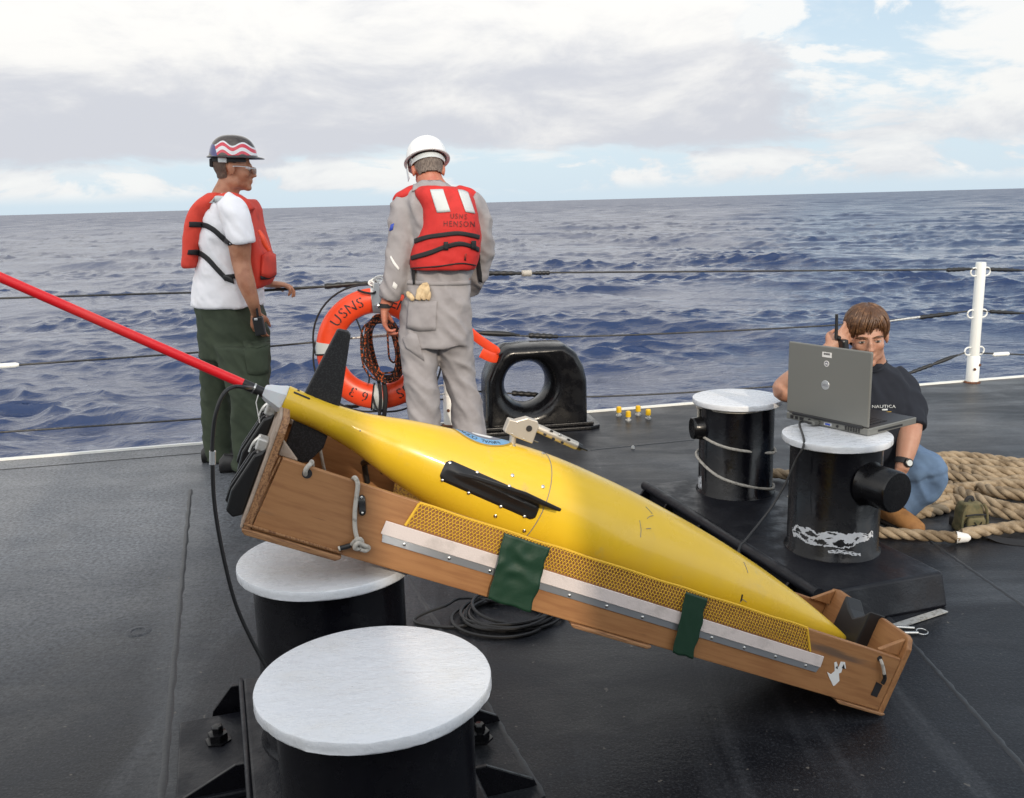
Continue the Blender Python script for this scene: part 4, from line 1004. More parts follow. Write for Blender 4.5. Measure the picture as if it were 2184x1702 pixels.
# the digit 1 on the tail
tv, tf = text2d('1', 0.042)
b = MB(); nL = []
oo, nn = hull_px(626, 839); sA = float((oo - PT) @ GA)
def on_hull_text(mb, v2, f, s0, ang0, turn=1, off=0.0008):
    out = []
    for x, y in v2:                                                # letter height runs along the axis towards the nose is down
        s = s0 - y * turn; ang = ang0 - x * turn / rad_at(s0)
        out.append(hull_at(s, ang, off))
    mb.add(out, f)
on_hull_text(b, tv, tf, 0.036, 0.62); part('lettering', b, M['ink'], glider, smooth=False)
b = MB(); on_hull_text(b, np.array([(-.004, -.004), (.004, -.004), (.004, .005), (-.004, .005)]), [(0, 1, 2, 3)], 0.066, 0.12); on_hull_text(b, np.array([(-.004, -.003), (.004, -.003), (.004, .003), (-.004, .003)]), [(0, 1, 2, 3)], 0.022, 0.18); part('lettering', b, M['ink'], glider, smooth=False)
# round emblem on top of the hull
sE = 0.5
def em(x, y, off):                                                  # x along the hull to the nose, y towards the camera, on top
    s = sE + x; return hull_at(s, (y - 0.026) / rad_at(s), off)
def ringpart(name, r0, r1, off, m, n=64, parent=glider, wav=0):
    vs, fs = [], []; K = 5
    for i in range(n):
        a = 2 * math.pi * i / n
        for k in range(K + 1):
            r = r0 + (r1 - r0) * k / K + (wav * math.sin(i * 4.0) if k in (0, K) else 0); vs.append(em(r * math.cos(a), r * math.sin(a), off))
    for i in range(n):
        for k in range(K): fs.append((i * (K + 1) + k, i * (K + 1) + k + 1, ((i + 1) % n) * (K + 1) + k + 1, ((i + 1) % n) * (K + 1) + k))
    return part(name, MB().add(vs, fs), m, parent)
em_p = ringpart('emblem', 0.0005, 0.083, 0.0006, M['gold'])
ringpart('rope_border', 0.078, 0.083, 0.0011, M['gold'], parent=em_p, wav=0.0012); ringpart('blue_band', 0.051, 0.077, 0.0011, M['blue_ring'], parent=em_p); ringpart('dark_field', 0.0005, 0.050, 0.0012, M['slate'], parent=em_p)
b = MB(); sail = [(-.028, .012), (.02, .016), (.024, .024), (.012, .040), (-.018, .038), (-.034, .026)]
for q in (sail, [(x * 0.7 + 0.004, y * 0.5 - 0.012) for x, y in sail]):
    c = np.mean(q, axis=0); vs = [em(c[0], c[1], 0.0018)] + [em(x, y, 0.0018) for x, y in q]; b.add(vs, [(0, 1 + i, 1 + (i + 1) % len(q)) for i in range(len(q))])
part('white_figure', b, M['paper'], em_p, smooth=False)
b = MB()
word = 'NAVAL OCEANOGRAPHIC OFFICE'
for i, ch in enumerate(word):
    if ch == ' ': continue
    v2, f2 = text2d(ch, 0.0135); a = rad(62) + i * rad(9.2); rr = 0.064; out = []
    for x, y in v2:
        aa = a + x / rr; r2 = rr + y; out.append(em(r2 * math.cos(aa), r2 * math.sin(aa), 0.0018))
    b.add(out, f2)
part('lettering', b, M['ink'], em_p, smooth=False)
# scrapes on the nose
b = MB()
for sq in ([(1377, 1081), (1384, 1088), (1391, 1096)], [(1380, 1106), (1386, 1101), (1393, 1100)], [(1364, 1110), (1367, 1128), (1366, 1146)], [(1378, 1128), (1388, 1127)], [(1586, 1199), (1591, 1210), (1595, 1222)], [(1578, 1285), (1584, 1278), (1592, 1284)], [(1158, 1188), (1150, 1200), (1160, 1206)]):
    q = [hull_px(x, y, 0.0006) for x, y in sq]; q = [z[0] for z in q if z]
    if len(q) > 1: b.tube(q, 0.0009, 5)
part('scrape_marks', b, M['slate'], glider, kind='stuff')
b = MB(); q = [hull_px(x, y, 0.0008)[0] for x, y in ((1583, 1268), (1580, 1282))]; b.tube(q, 0.0022, 6); part('scuff', b, M['ink'], glider)
# conductivity sensor on its peg
pp = lambda L_, w: [GP(x, y, w) for x, y in L_]
base = GP(1093, 946, .2)
b = MB(); b.tube([GP(1092, 950, .2), GP(1096, 915, .2)], 0.009, 16); sensor = part('sensor_peg', b, M['cast_alu'], glider)
b = MB(); b.prism(pp([(1087, 894), (1101, 898), (1126, 891.5), (1148, 899), (1150, 912), (1144, 925), (1136, 947), (1101, 934), (1076, 922)], .185), CW * 0.03); sb = part('sensor_body', b, M['cast_alu'], glider, smooth=False, bevel=0.003)
b = MB(); b.lathe([(0.0082, 0), (0.0082, 0.0012), (0, 0.0013)], GP(1128.5, 914, .1845), -CW, 20); part('sensor_hole', b, M['ink'], sb)
for x, y in ((1103, 902), (1092, 925), (1117, 936)): screw(sb, GP(x, y, .185), -CW, 0.002)
ta, tb = GP(1142, 911, .2), GP(1231, 951, .2); td = nz(tb - ta); tl = np.linalg.norm(tb - ta)
b = MB(); b.tube([ta, ta + td * 0.01, tb - td * 0.004, tb], [0.0105, 0.0115, 0.0115, 0.010], 20); tu = part('sensor_tube', b, M['cast_alu'], glider)
for k, (x, y) in enumerate(((1162, 927), (1176.5, 919.5), (1180, 936), (1195, 928), (1199, 944), (1213, 938))):
    c = GP(x, y, .1885); b = MB(); rings = [[c + td * 0.0052 * math.cos(a) * q + np.cross(td, CW) * 0.0030 * math.sin(a) * q - CW * (0.0004 + 0.0003 * (q < 1)) for a in np.linspace(0, 2 * np.pi, 14, endpoint=False)] for q in (1, 0.9, 0.05)]
    b.loft(rings); part('vent_hole', b, M['ink'] if k != 3 else M['silver'], tu)
b = MB(); b.tube([tb - td * 0.001, tb + td * 0.012, tb + td * 0.014, tb + td * 0.032], [0.0105, 0.009, 0.0035, 0.0024], 14); part('sensor_tip', b, M['black_plastic'], glider)
b = MB(); b.tube([GP(1135, 938, .2), GP(1148, 943, .2)], 0.0013, 6); part('pin', b, M['steel'], glider)

# black cable from the mast socket down to the deck
pth = [a0 + MD * 0.03]
for x, y, Y in ((528, 827, 1.94), (500, 825, 1.9), (477, 840, 1.88), (461, 880, 1.87), (454, 930, 1.87), (453, 990, 1.87), (458, 1080, 1.88), (475, 1180, 1.9), (500, 1280, 1.92), (530, 1352, 1.93), (566, 1420, 1.93), (600, 1478, 1.92)):
    pth.append(aty(x, y, Y))
pth[-1][2] = max(pth[-1][2], 0.02)
cb = thing('mast_cable', 'black cable hanging in a curve from the foot of the red antenna mast', 'cable', [pth[-1][0], pth[-1][1], 0])
sp_ = spline(pth, 8); part('cable', MB().tube(sp_, 0.0042, 10), M['black_rubber'], cb)
k0 = 6 * 8 - 4; part('connector', MB().tube([aty(453.4, 962, 1.87), aty(453.2, 990, 1.87)], 0.0068, 12), M['silver'], cb)
# coil of black cable lying under the cradle
def coil():
    c = atz(1085, 1318); rng = np.random.RandomState(8); P = []
    rx = 0.155
    for k in range(10):
        ox, oy = rng.normal(0, 0.018, 2); r0 = rx * (0.80 + 0.28 * rng.rand()); ph = rng.rand() * 6
        for a in np.linspace(0, 2 * np.pi, 22, endpoint=False):
            r = r0 * (1 + 0.05 * math.sin(2 * a + ph))
            P.append(c + np.array([ox + r * 1.12 * math.cos(a), oy + r * 1.0 * math.sin(a), 0.006 + 0.0045 * k * (0.4 + 0.6 * abs(math.sin(a * 0.5 + ph)))]))
    P += [atz(1000, 1275, .03), atz(950, 1292, .03), atz(905, 1308, .02), atz(884, 1322, .008), atz(900, 1331, .006), atz(960, 1338, .006), atz(1010, 1330, .01)]
    b = MB(); b.tube(spline(P, 4), 0.0058, 7)
    tag(part('cable_coil', b, M['black_rubber'], base=c), 'loose coil of thin black cable on the deck under the middle of the cradle', 'cable')
coil()
# two bright pins with a split ring by the far bitts foundation
c = atz(1945, 1350); t = thing('clevis_pins', 'small bright metal pins with a split ring on the deck by the cradle nose', 'pin', c)
for (x0, y0), (x1, y1) in (((1905, 1337), (1950, 1340)), ((1910, 1350), (1958, 1350))):
    part('pin', MB().tube([atz(x0, y0, .008), atz(x1, y1, .008)], 0.0062, 10), M['steel'], t)
q = atz(1966, 1349, .004); part('split_ring', MB().tube([q + np.array([0.018 * math.cos(a), 0.018 * math.sin(a), 0.003 + 0.002 * math.sin(a)]) for a in np.linspace(0, 2 * np.pi, 20, endpoint=False)], 0.0028, 6, closed=True), M['steel'], t)
# grey metal strip lying along the foundation
b = MB(); pts = [atz(1880, 1340, .004), atz(2005, 1300, .004), atz(2022, 1306, .004), atz(1890, 1350, .004)]; b.prism(pts, ZUP * 0.004)
tag(part('metal_strip', b, M['galv'], base=atz(1950, 1323), smooth=False), 'flat grey metal strip on the deck along the foot of the far bitts', 'strip')
# ------------------------------------------------------------------ lifebuoy with its line
def lifebuoy():
    LY = 5.80; cen = aty(806, 744, LY); fx = nz([1, 0.10, 0]); fy = np.array([-fx[1], fx[0], 0])   # ring plane: fx, up; fy away
    upz = nz(np.array([0.0, 0.06, 1.0])); upz = nz(upz - fx * (upz @ fx)); fy = np.cross(upz, fx)
    Rm = 0.302; wr, wt = 0.078, 0.052
    t = thing('lifebuoy', 'orange ring lifebuoy with black stencilled lettering hanging on the lifeline', 'lifebuoy', cen - upz * 0.39)
    def tor(a, b, k=1.0, dr=0):                                        # a round the ring (0 = right, up = pi/2), b round the section (0 = front)
        d = fx * math.cos(a) + upz * math.sin(a)
        return cen + d * (Rm + (wr * k + dr) * math.sin(b)) - fy * ((wt * k + dr) * math.cos(b))
    rings = [[tor(a, b) for b in np.linspace(0, 2 * np.pi, 28, endpoint=False)] for a in np.linspace(0, 2 * np.pi, 96, endpoint=False)]
    part('ring', MB().loft(rings, closed=True), M['orange'], t, angle=80)
    for a0 in (88, 177, 267, -2):
        rr = [[tor(a, b, 1.02, 0.001) for b in np.linspace(0, 2 * np.pi, 28, endpoint=False)] for a in np.radians(np.linspace(a0 - 6, a0 + 6, 6))]
        part('reflective_band', MB().loft(rr), M['reflect'], t, angle=60)
    def arc_word(word, a_start, step, size, hold=None):
        for i, ch in enumerate(word):
            if ch == ' ': continue
            v2, f2 = text2d(ch, size, cell=0.012, stencil=ch in 'USNOG63'); a = rad(a_start - i * step); out = []
            for x, y in v2:
                aa = a - x / Rm; sb = math.asin(max(-0.95, min(0.95, (y) / wr))); out.append(tor(aa, sb, 1.0, 0.0018))
            part('letter', MB().add(out, f2), M['ink'], t, smooth=False)
    arc_word('USNS', 142, 11.5, 0.062); arc_word('HENSON', 78, 10.5, 0.062); arc_word('T-AGS', 338, 11.0, 0.062); arc_word('63', 252, 15.0, 0.062)
    # stencil bridges show as gaps: thin orange bars over each letter
    # grab line lashed at the bands
    for a0, a1 in ((83, 182), (172, 272), (262, 362), (-7, 93)):
        P = [tor(a, math.pi / 2, 1.0, 0.008 + 0.035 * math.sin(math.pi * s)) for s, a in zip(np.linspace(0, 1, 16), np.radians(np.linspace(a0, a1, 16)))]
        part('grab_line', MB().tube(P, 0.006, 8), M['strap'], t)
    for a0 in (82, 183, 261, 2):
        part('lashing', MB().tube([tor(rad(a0), bb, 1.0, 0.006) for bb in np.linspace(0, 2 * np.pi, 18, endpoint=False)], 0.005, 6, closed=True), M['strap'], t)
    part('hanger', MB().tube(spline([cen + upz * 0.37 - fy * 0.05 + fx * -0.10, cen + upz * 0.355 - fy * 0.07 + fx * -0.06, cen + upz * 0.35 - fy * 0.07, cen + upz * 0.40 + fx * 0.01, cen + upz * 0.44 + fy * 0.05], 6), 0.007, 8), M['strap'], t)
    for k in range(3):
        c = cen + upz * (0.41 + 0.012 * k) + fx * (0.0 + 0.02 * k) ; q = [c + fx * 0.035 * math.cos(a) + upz * 0.018 * math.sin(a) + fy * 0.02 * math.sin(a + k) for a in np.linspace(0, 2 * np.pi, 18, endpoint=False)]
        part('white_hook', MB().tube(q, 0.006, 8, closed=True), M['post_white'], t)
    b = MB(); b.box(cen + upz * 0.34 - fy * 0.058 + fx * 0.012, (0.04, 0.012, 0.14), (fx, fy, upz)); part('white_tab', b, M['reflect'], t, smooth=False, bevel=0.003)
    # straps below the ring
    for dx, r in ((-0.03, 0.010), (0.0, 0.014)):
        part('strap', MB().tube(spline([cen - upz * 0.16 - fy * 0.06 + fx * (dx + 0.02), cen - upz * 0.27 - fy * 0.075 + fx * (dx + 0.035), cen - upz * 0.38 - fy * 0.06 + fx * (dx + 0.025), cen - upz * 0.50 + fx * dx], 6), r, 8, flat=(1, 0.5)), M['strap'], t)
    # the throwing line: an oval hank of black and orange cord
    m = mat('flecked_cord', (0.02, 0.012, 0.010), 0.8, var=((0.52, 0.10, 0.02), 75, 0.54, 0.60, 2)); M['fleck'] = m
    hc = aty(818, 744, LY - 0.09); h = thing('rope_hank', 'hank of black and orange flecked cord hanging inside the lifebuoy', 'rope', hc - upz * 0.23)
    rng = np.random.RandomState(4); b = MB()
    for k in range(20):
        rx, rz = 0.098 + rng.normal(0, 0.014), 0.182 + rng.normal(0, 0.012); ox, oy, oz = rng.normal(0, 0.008), rng.normal(0, 0.018), rng.normal(0, 0.009) - 0.004; ph = rng.rand() * 6; tl = 0.12 + rng.normal(0, 0.04)
        P = []
        for a in np.linspace(0, 2 * np.pi, 34, endpoint=False):
            x = rx * np.sign(math.cos(a)) * abs(math.cos(a)) ** 0.75 * (1 + 0.05 * math.sin(3 * a + ph)); z = rz * math.sin(a) * (1 + 0.03 * math.sin(2 * a + ph)); P.append(hc + fx * (ox + x - z * tl * 0.6) + upz * (oz + z) + fy * (oy + 0.01 * math.sin(2 * a + ph)))
        b.tube(P, 0.0062, 6, closed=True)
    part('cord_turns', b, m, h)
    lp = [hc + fx * x + upz * z - fy * 0.02 for x, z in ((0.03, 0.15), (0.03, 0.0), (0.035, -0.06), (0.06, -0.085), (0.075, -0.05), (0.07, 0.02))]
    part('cord_end', MB().tube(spline(lp, 6), 0.006, 8), m, h)
    for x, z0, z1 in ((-0.155, 0.19, -0.06), (-0.135, -0.10, -0.21)):
        part('cord_end', MB().tube(spline([hc + fx * (x + 0.03 * s) + upz * (z0 + (z1 - z0) * s) + fx * 0.02 * math.sin(3 * s) for s in np.linspace(0, 1, 6)], 4), 0.005, 8), M['strap'], h)
    lp = [aty(x, y, 5.7) for x, y in ((795, 845), (803, 870), (820, 893), (845, 902), (870, 903))]
    part('cord_end', MB().tube(spline(lp, 6), 0.006, 8), M['strap'], h)
lifebuoy()

# ------------------------------------------------------------------ heavy three-strand mooring rope on the right
def laid_rope(path, R, pitch, k=6, seg=9):
    """three strands twisted together along a path"""
    P = spline(path, 14); d = np.concatenate([[0], np.cumsum(np.linalg.norm(np.diff(P, axis=0), axis=1))])
    n = max(16, int(d[-1] / (pitch / 13))); s = np.linspace(0, d[-1], n); P = np.stack([np.interp(s, d, P[:, c]) for c in range(3)], 1)
    T = np.gradient(P, axis=0); T /= np.linalg.norm(T, axis=1, keepdims=True)
    u = np.array([0, 0, 1.0]); b = MB()
    U = []
    for i in range(n): u = nz(u - T[i] * (u @ T[i])); U.append(u)
    U = np.array(U); V = np.cross(T, U)
    for q in range(3):
        a = 2 * np.pi * (s / pitch + q / 3.0); ctr = P + R * 0.48 * (np.cos(a)[:, None] * U + np.sin(a)[:, None] * V)
        b.tube(ctr, R * 0.56, seg)
    return b
mr = thing('mooring_rope', 'pile of heavy tan three-strand mooring rope beside the squatting man', 'rope', atz(2090, 1060))
RR = 0.027
runs = [
    ([(1960, 1000), (2005, 985), (2060, 986), (2120, 990), (2184, 994), (2270, 1004)], .04, .04),
    ([(1975, 1020), (2012, 1000), (2060, 1006), (2110, 1016), (2184, 1020), (2270, 1022)], .035, .07),
    ([(1950, 1055), (2000, 1016), (2050, 1028), (2100, 1040), (2184, 1056), (2280, 1070)], .04, .045),
    ([(1960, 1060), (2005, 1032), (2055, 1052), (2115, 1074), (2184, 1090), (2280, 1108)], .04, .10),
    ([(1880, 1098), (1925, 1088), (1970, 1080), (2015, 1066), (2070, 1060), (2120, 1050), (2184, 1030), (2280, 1010)], .04, .04),
    ([(2050, 1140), (2090, 1134), (2130, 1128), (2184, 1122), (2280, 1116)], .04, .04),
    ([(1600, 1000), (1660, 1010), (1700, 1012), (1760, 1000)], .04, .04),
    ([(1980, 978), (2030, 972), (2090, 976), (2150, 984), (2280, 998)], .03, .03),
    ([(1985, 1008), (2040, 1016), (2100, 1026), (2184, 1036), (2280, 1040)], .08, .09),
    ([(1960, 1040), (2020, 1043), (2080, 1062), (2150, 1082), (2280, 1096)], .03, .03),
    ([(2020, 1060), (2070, 1075), (2130, 1092), (2200, 1104), (2290, 1116)], .05, .05),
    ([(2050, 1000), (2110, 1004), (2184, 1008), (2280, 1016)], .09, .11),
    ([(2090, 1040), (2140, 1052), (2200, 1060), (2290, 1082)], .11, .12),
    ([(1930, 1074), (1975, 1056), (2010, 1046), (2060, 1040), (2120, 1034), (2200, 1016)], .06, .10),
    ([(1890, 1106), (1940, 1098), (1990, 1090), (2030, 1078)], .025, .025),
]
runs = [(q, .027 + (z0 - .027) * .55, .027 + (z1 - .027) * .6) for q, z0, z1 in runs]
for px, z0, z1 in runs:
    n = len(px); P = [atz(x, y, z0 + (z1 - z0) * math.sin(math.pi * i / (n - 1))) for i, (x, y) in enumerate(px)]
    part('rope_turn', laid_rope(P, RR, 0.17), M['rope_tan'], mr, angle=80)
P = [atz(x, y, .03) for x, y in ((1820, 1125), (1870, 1134), (1930, 1139), (1990, 1143), (2045, 1146))]
re_ = thing('rope_tail', 'whipped free end of the tan mooring rope lying in front of the boot', 'rope', atz(1950, 1150))
part('rope_turn', laid_rope(P, 0.025, 0.16), M['rope_tan'], re_, angle=80)
e = nz(P[-1] - P[-2]); part('whipping', MB().tube([P[-1] - e * 0.01, P[-1] + e * 0.035, P[-1] + e * 0.045], [0.026, 0.017, 0.007], 12), M['paper'], re_)

# ------------------------------------------------------------------ small khaki pack
def pack():
    c = atz(2064, 1128); fx, fy = nz([1, 0.12, 0]), nz([-0.12, 1, 0]); t = thing('pack', 'small khaki canvas pouch with a zip standing in front of the rope pile', 'bag', c)
    def body(w, d, h, o, taper=0.8):
        rings = []
        for z in np.linspace(0, 1, 9):
            k = (1 - (1 - taper) * z) * (1 - 0.25 * max(0, z - 0.75) * 4 * 0.6); a = np.linspace(0, 2 * np.pi, 28, endpoint=False)
            rings.append([o + fx * w / 2 * k * np.sign(math.cos(q)) * abs(math.cos(q)) ** 0.5 + fy * d / 2 * k * np.sign(math.sin(q)) * abs(math.sin(q)) ** 0.5 + ZUP * h * z for q in a])
        return MB().loft(rings)
    part('pouch', remesh(body(0.125, 0.09, 0.125, c), .006, 2, lambda p: 0.004 * noise.noise(Vector(p * 30))), M['khaki'], t)
    part('pocket', remesh(body(0.088, 0.03, 0.062, c - fy * 0.052 + ZUP * 0.008, 0.95), .005, 2), M['khaki'], t)
    for sx in (-1, 1): part('side_strip', MB().tube(spline([c - fy * 0.045 + fx * sx * x + ZUP * z for x, z in ((0.055, 0.0), (0.058, 0.05), (0.05, 0.10), (0.035, 0.125))], 5), 0.006, 8), M['khaki'], t)
    part('zip', MB().tube([c - fy * 0.052 + fx * x + ZUP * (0.078 + 0.004 * math.cos(x * 30)) for x in np.linspace(-0.045, 0.045, 10)], 0.004, 6), M['strap'], t)
    part('buckle', MB().tube([c - fy * 0.071 + fx * x + ZUP * z for x, z in ((-0.018, 0.055), (0, 0.035), (0.016, 0.055), (0.006, 0.03), (0.014, 0.012))], 0.0024, 6), M['black_plastic'], t)
    part('top_loop', MB().tube(spline([c + fx * x + ZUP * z for x, z in ((-0.02, 0.12), (-0.012, 0.14), (0.008, 0.142), (0.016, 0.122))], 5), 0.009, 8, flat=(1, 0.5)), M['strap'], t)
    P = [atz(x, y, z) for x, y, z in ((2025, 1112, .01), (2055, 1118, .035), (2090, 1132, .03), (2130, 1150, .012), (2184, 1158, .008), (2240, 1160, .008))]
    part('shoulder_strap', MB().tube(spline(P, 8), 0.024, 10, flat=(1, 0.12), ref=(0, 1, 0.25)), M['strap'], t)
pack()

# ------------------------------------------------------------------ laptop on the near right bitt
def laptop():
    z0 = cD[2] + 0.001
    L0, R0 = atz(1677, 893, z0), atz(1851, 931, z0); hx = nz(R0 - L0); wd = np.linalg.norm(R0 - L0)
    F = atz(1927, 899, z0); dy = np.array([-hx[1], hx[0], 0]); dp = abs((F - R0) @ dy); dp = min(max(dp, 0.24), 0.30)
    t = thing('laptop', 'open grey laptop seen from behind, standing on a white bitt cap', 'laptop', (L0 + R0) / 2 + dy * dp / 2)
    O = L0
    th = 0.026
    b = MB(); b.box(O + hx * wd / 2 + dy * dp / 2 + ZUP * (th / 2 + 0.002), (wd, dp, th), (hx, dy, ZUP)); base = part('base', b, M['laptop'], t, smooth=False, bevel=0.003)
    b = MB(); b.box(O + hx * wd / 2 + dy * dp * 0.5 + ZUP * (th + 0.0026), (wd * 0.97, dp * 0.95, 0.0012), (hx, dy, ZUP)); part('palm_rest', b, M['laptop_dark'], base, smooth=False)
    b = MB()
    for r in range(6):
        for k in range(14):
            b.box(O + hx * (wd * 0.08 + wd * 0.84 * (k + 0.5) / 14) + dy * (dp * 0.12 + dp * 0.42 * (r + 0.5) / 6) + ZUP * (th + 0.0052), (wd * 0.052, dp * 0.058, 0.003), (hx, dy, ZUP))
    part('keyboard', b, M['laptop_dark'], base, smooth=False, kind='stuff')
    # lid: leans a little back towards the camera
    tl, br = 152, 158
    lh = 0.283; ld = nz(ZUP * 1.0 - dy * 0.0); ln = np.cross(hx, ld)                     # ln points away from camera
    if ln @ dy < 0: ln = -ln
    H0 = O + ZUP * (th + 0.006) + dy * 0.004
    b = MB(); b.box(H0 + hx * wd / 2 + ld * lh / 2, (wd * 1.0, 0.011, lh), (hx, ln, ld)); lid = part('lid', b, M['laptop'], t, smooth=False, bevel=0.005, bseg=3)
    b = MB(); b.box(H0 + hx * wd / 2 + ld * lh / 2 + ln * 0.0062, (wd * 0.92, 0.001, lh * 0.88), (hx, ln, ld)); part('screen', b, M['ink'], lid, smooth=False)
    b = MB(); b.box(O + hx * wd * 0.51 + ZUP * (th + 0.004) + dy * 0.001, (wd * 0.86, 0.014, 0.012), (hx, dy, ZUP)); part('hinge_bar', b, M['laptop_dark'], t, smooth=False, bevel=0.003)
    back = lambda fx_, fz, off: H0 + hx * wd * fx_ + ld * lh * fz - ln * (0.0055 + off)
    b = MB(); b.lathe([(0.0185, 0), (0.0175, 0.0012), (0.0, 0.0014)], back(0.48, 0.47, 0), -ln, 36); em_ = part('logo_disc', b, M['silver'], lid)
    v2, f2 = text2d('DELL', 0.0085); b = MB(); decal(b, v2, f2, back(0.48, 0.47, 0.0018), hx, ld); part('lettering', b, M['slate'], em_, smooth=False)
    b = MB(); b.box(back(0.485, 0.885, 0.0004), (0.043, 0.0008, 0.020), (hx, ln, ld)); s_ = part('bar_label', b, M['paper'], lid, smooth=False)
    b = MB(); x = -0.014
    rng = np.random.RandomState(1)
    while x < 0.014:
        wdt = 0.0006 + 0.0010 * rng.rand(); b.box(back(0.485, 0.895, 0.001) + hx * (x + wdt / 2), (wdt, 0.0003, 0.0075), (hx, ln, ld)); x += wdt + 0.0008
    part('bar_print', b, M['ink'], s_, smooth=False)
    b = MB(); b.lathe([(0.0115, 0), (0.0115, 0.0008), (0, 0.0009)], back(0.485, 0.765, 0), -ln, 28); rs = part('round_sticker', b, M['paper'], lid)
    b = MB(); b.lathe([(0.0085, 0.0012), (0, 0.0013)], back(0.485, 0.765, 0), -ln, 24); part('sticker_field', b, M['slate'], rs)
    b = MB(); b.prism([back(0.485, 0.765, 0.0015) + hx * x + ld * y for x, y in ((-0.007, -0.003), (0.007, -0.003), (0.006, -0.0005), (0.002, 0.002), (0, 0.0045), (-0.002, 0.002), (-0.006, -0.0005))], -ln * 0.0003); part('sticker_figure', b, M['paper'], rs, smooth=False)
    # ports along the back edge
    port = lambda fx_, w_, h_, m, dz=0.0, dep=0.004: MB().box(O + hx * wd * fx_ - dy * 0.0006 + ZUP * (0.014 + dz), (w_, dep, h_), (hx, dy, ZUP))
    for fx_, w_, h_, m in ((0.075, 0.013, 0.012, 'ink'), (0.135, 0.012, 0.011, 'ink'), (0.20, 0.017, 0.012, 'ink')):
        part('port', port(fx_, w_, h_, m), M[m], base, smooth=False)
    part('port', port(0.53, 0.022, 0.007, 0), M['blue_conn'], base, smooth=False, label='blue video port')
    part('port', port(0.53, 0.036, 0.011, 0, dep=0.0025), M['silver'], base, smooth=False)
    b = MB(); b.lathe([(0.005, 0), (0.005, 0.003), (0, 0.003)], O + hx * wd * 0.645 + ZUP * 0.014, -dy, 16); part('power_jack', b, M['ink'], base)
    b = MB(); b.lathe([(0.005, 0), (0.005, 0.003), (0, 0.003)], O + hx * wd * 0.30 + ZUP * 0.016, -dy, 16); part('power_jack', b, M['ink'], base)
    for r in range(3):
        for k in range(6): part('vent_slot', MB().box(O + hx * (wd * (0.745 + 0.0305 * k)) - dy * 0.0006 + ZUP * (0.0085 + 0.006 * r), (0.0068, 0.003, 0.0042), (hx, dy, ZUP)), M['ink'], base, smooth=False)
    part('drive_slot', MB().box(O + hx * (wd + 0.0003) + dy * dp * 0.45 + ZUP * 0.012, (0.002, dp * 0.5, 0.008), (hx, dy, ZUP)), M['laptop_dark'], base, smooth=False)
    # data cable
    c = O + hx * wd * 0.40 - dy * 0.018 + ZUP * 0.014; ct = thing('data_cable', 'black cable plugged into the back of the laptop, trailing down the bitt to the deck', 'cable', atz(1575, 1175))
    b = MB(); b.box(c - hx * 0.004, (0.034, 0.034, 0.015), (hx, dy, ZUP)); part('plug', b, M['laptop'], ct, smooth=False, bevel=0.003)
    P = [c - dy * 0.015, c - dy * 0.05 - hx * 0.03 + ZUP * 0.002]
    for x, y, Y in ((1715, 945, 3.30), (1696, 985, 3.29), (1676, 1030, 3.28), (1650, 1075, 3.26), (1620, 1115, 3.22), (1592, 1150, 3.16), (1575, 1175, 3.12)): P.append(aty(x, y, Y))
    e_ = P[-1].copy(); P.append(np.array([e_[0] - 0.03, e_[1] - 0.1, max(0.0, e_[2] - 0.08)]))
    part('cable', MB().tube(spline(P, 6), 0.0045, 8), M['black_rubber'], ct)
laptop()
# ------------------------------------------------------------------ people
def stack(mb, secs, k=4, pw=2.4, seg=32):
    """body or garment from outline rows (y, x left, x right, distance, half depth)"""
    A = spline(np.array(secs, float), k); a = np.linspace(0, 2 * np.pi, seg, endpoint=False); rings = []
    cs, sn = np.cos(a), np.sin(a); e = 2.0 / pw
    cx, sy = np.sign(cs) * np.abs(cs) ** e, np.sign(sn) * np.abs(sn) ** e
    for y, xl, xr, Y, hd in A:
        l, r = aty(xl, y, Y), aty(xr, y, Y); c = (l + r) / 2; h = (r - l) / 2
        rings.append(c + np.outer(cx, h) + np.outer(sy, [0, hd, 0]))
    return mb.loft(rings)
def limb(mb, pts, k=5, seg=16, flat=None, ref=None):
    """pts: (x, y, distance, radius)"""
    P = np.array([np.append(aty(x, y, Y), r) for x, y, Y, r in pts]); Q = spline(P, k)
    return mb.tube(Q[:, :3], Q[:, 3], seg, flat=flat, ref=ref)
def limb3(mb, pts, k=5, seg=16, flat=None, ref=None):
    Q = spline(np.array([list(p) + [r] for p, r in pts]), k); return mb.tube(Q[:, :3], Q[:, 3], seg, flat=flat, ref=ref)
def head_axes(az, pitch, roll=0.0):
    """rows: right, front, up of a head that looks to compass direction az (0 = away from the camera, 90 = right), pitch up positive"""
    f = np.array([math.sin(az) * math.cos(pitch), math.cos(az) * math.cos(pitch), math.sin(pitch)]); r = nz(np.cross(f, ZUP)); u = np.cross(r, f)
    r, u = r * math.cos(roll) + u * math.sin(roll), u * math.cos(roll) - r * math.sin(roll)
    return np.array([r, f, u])
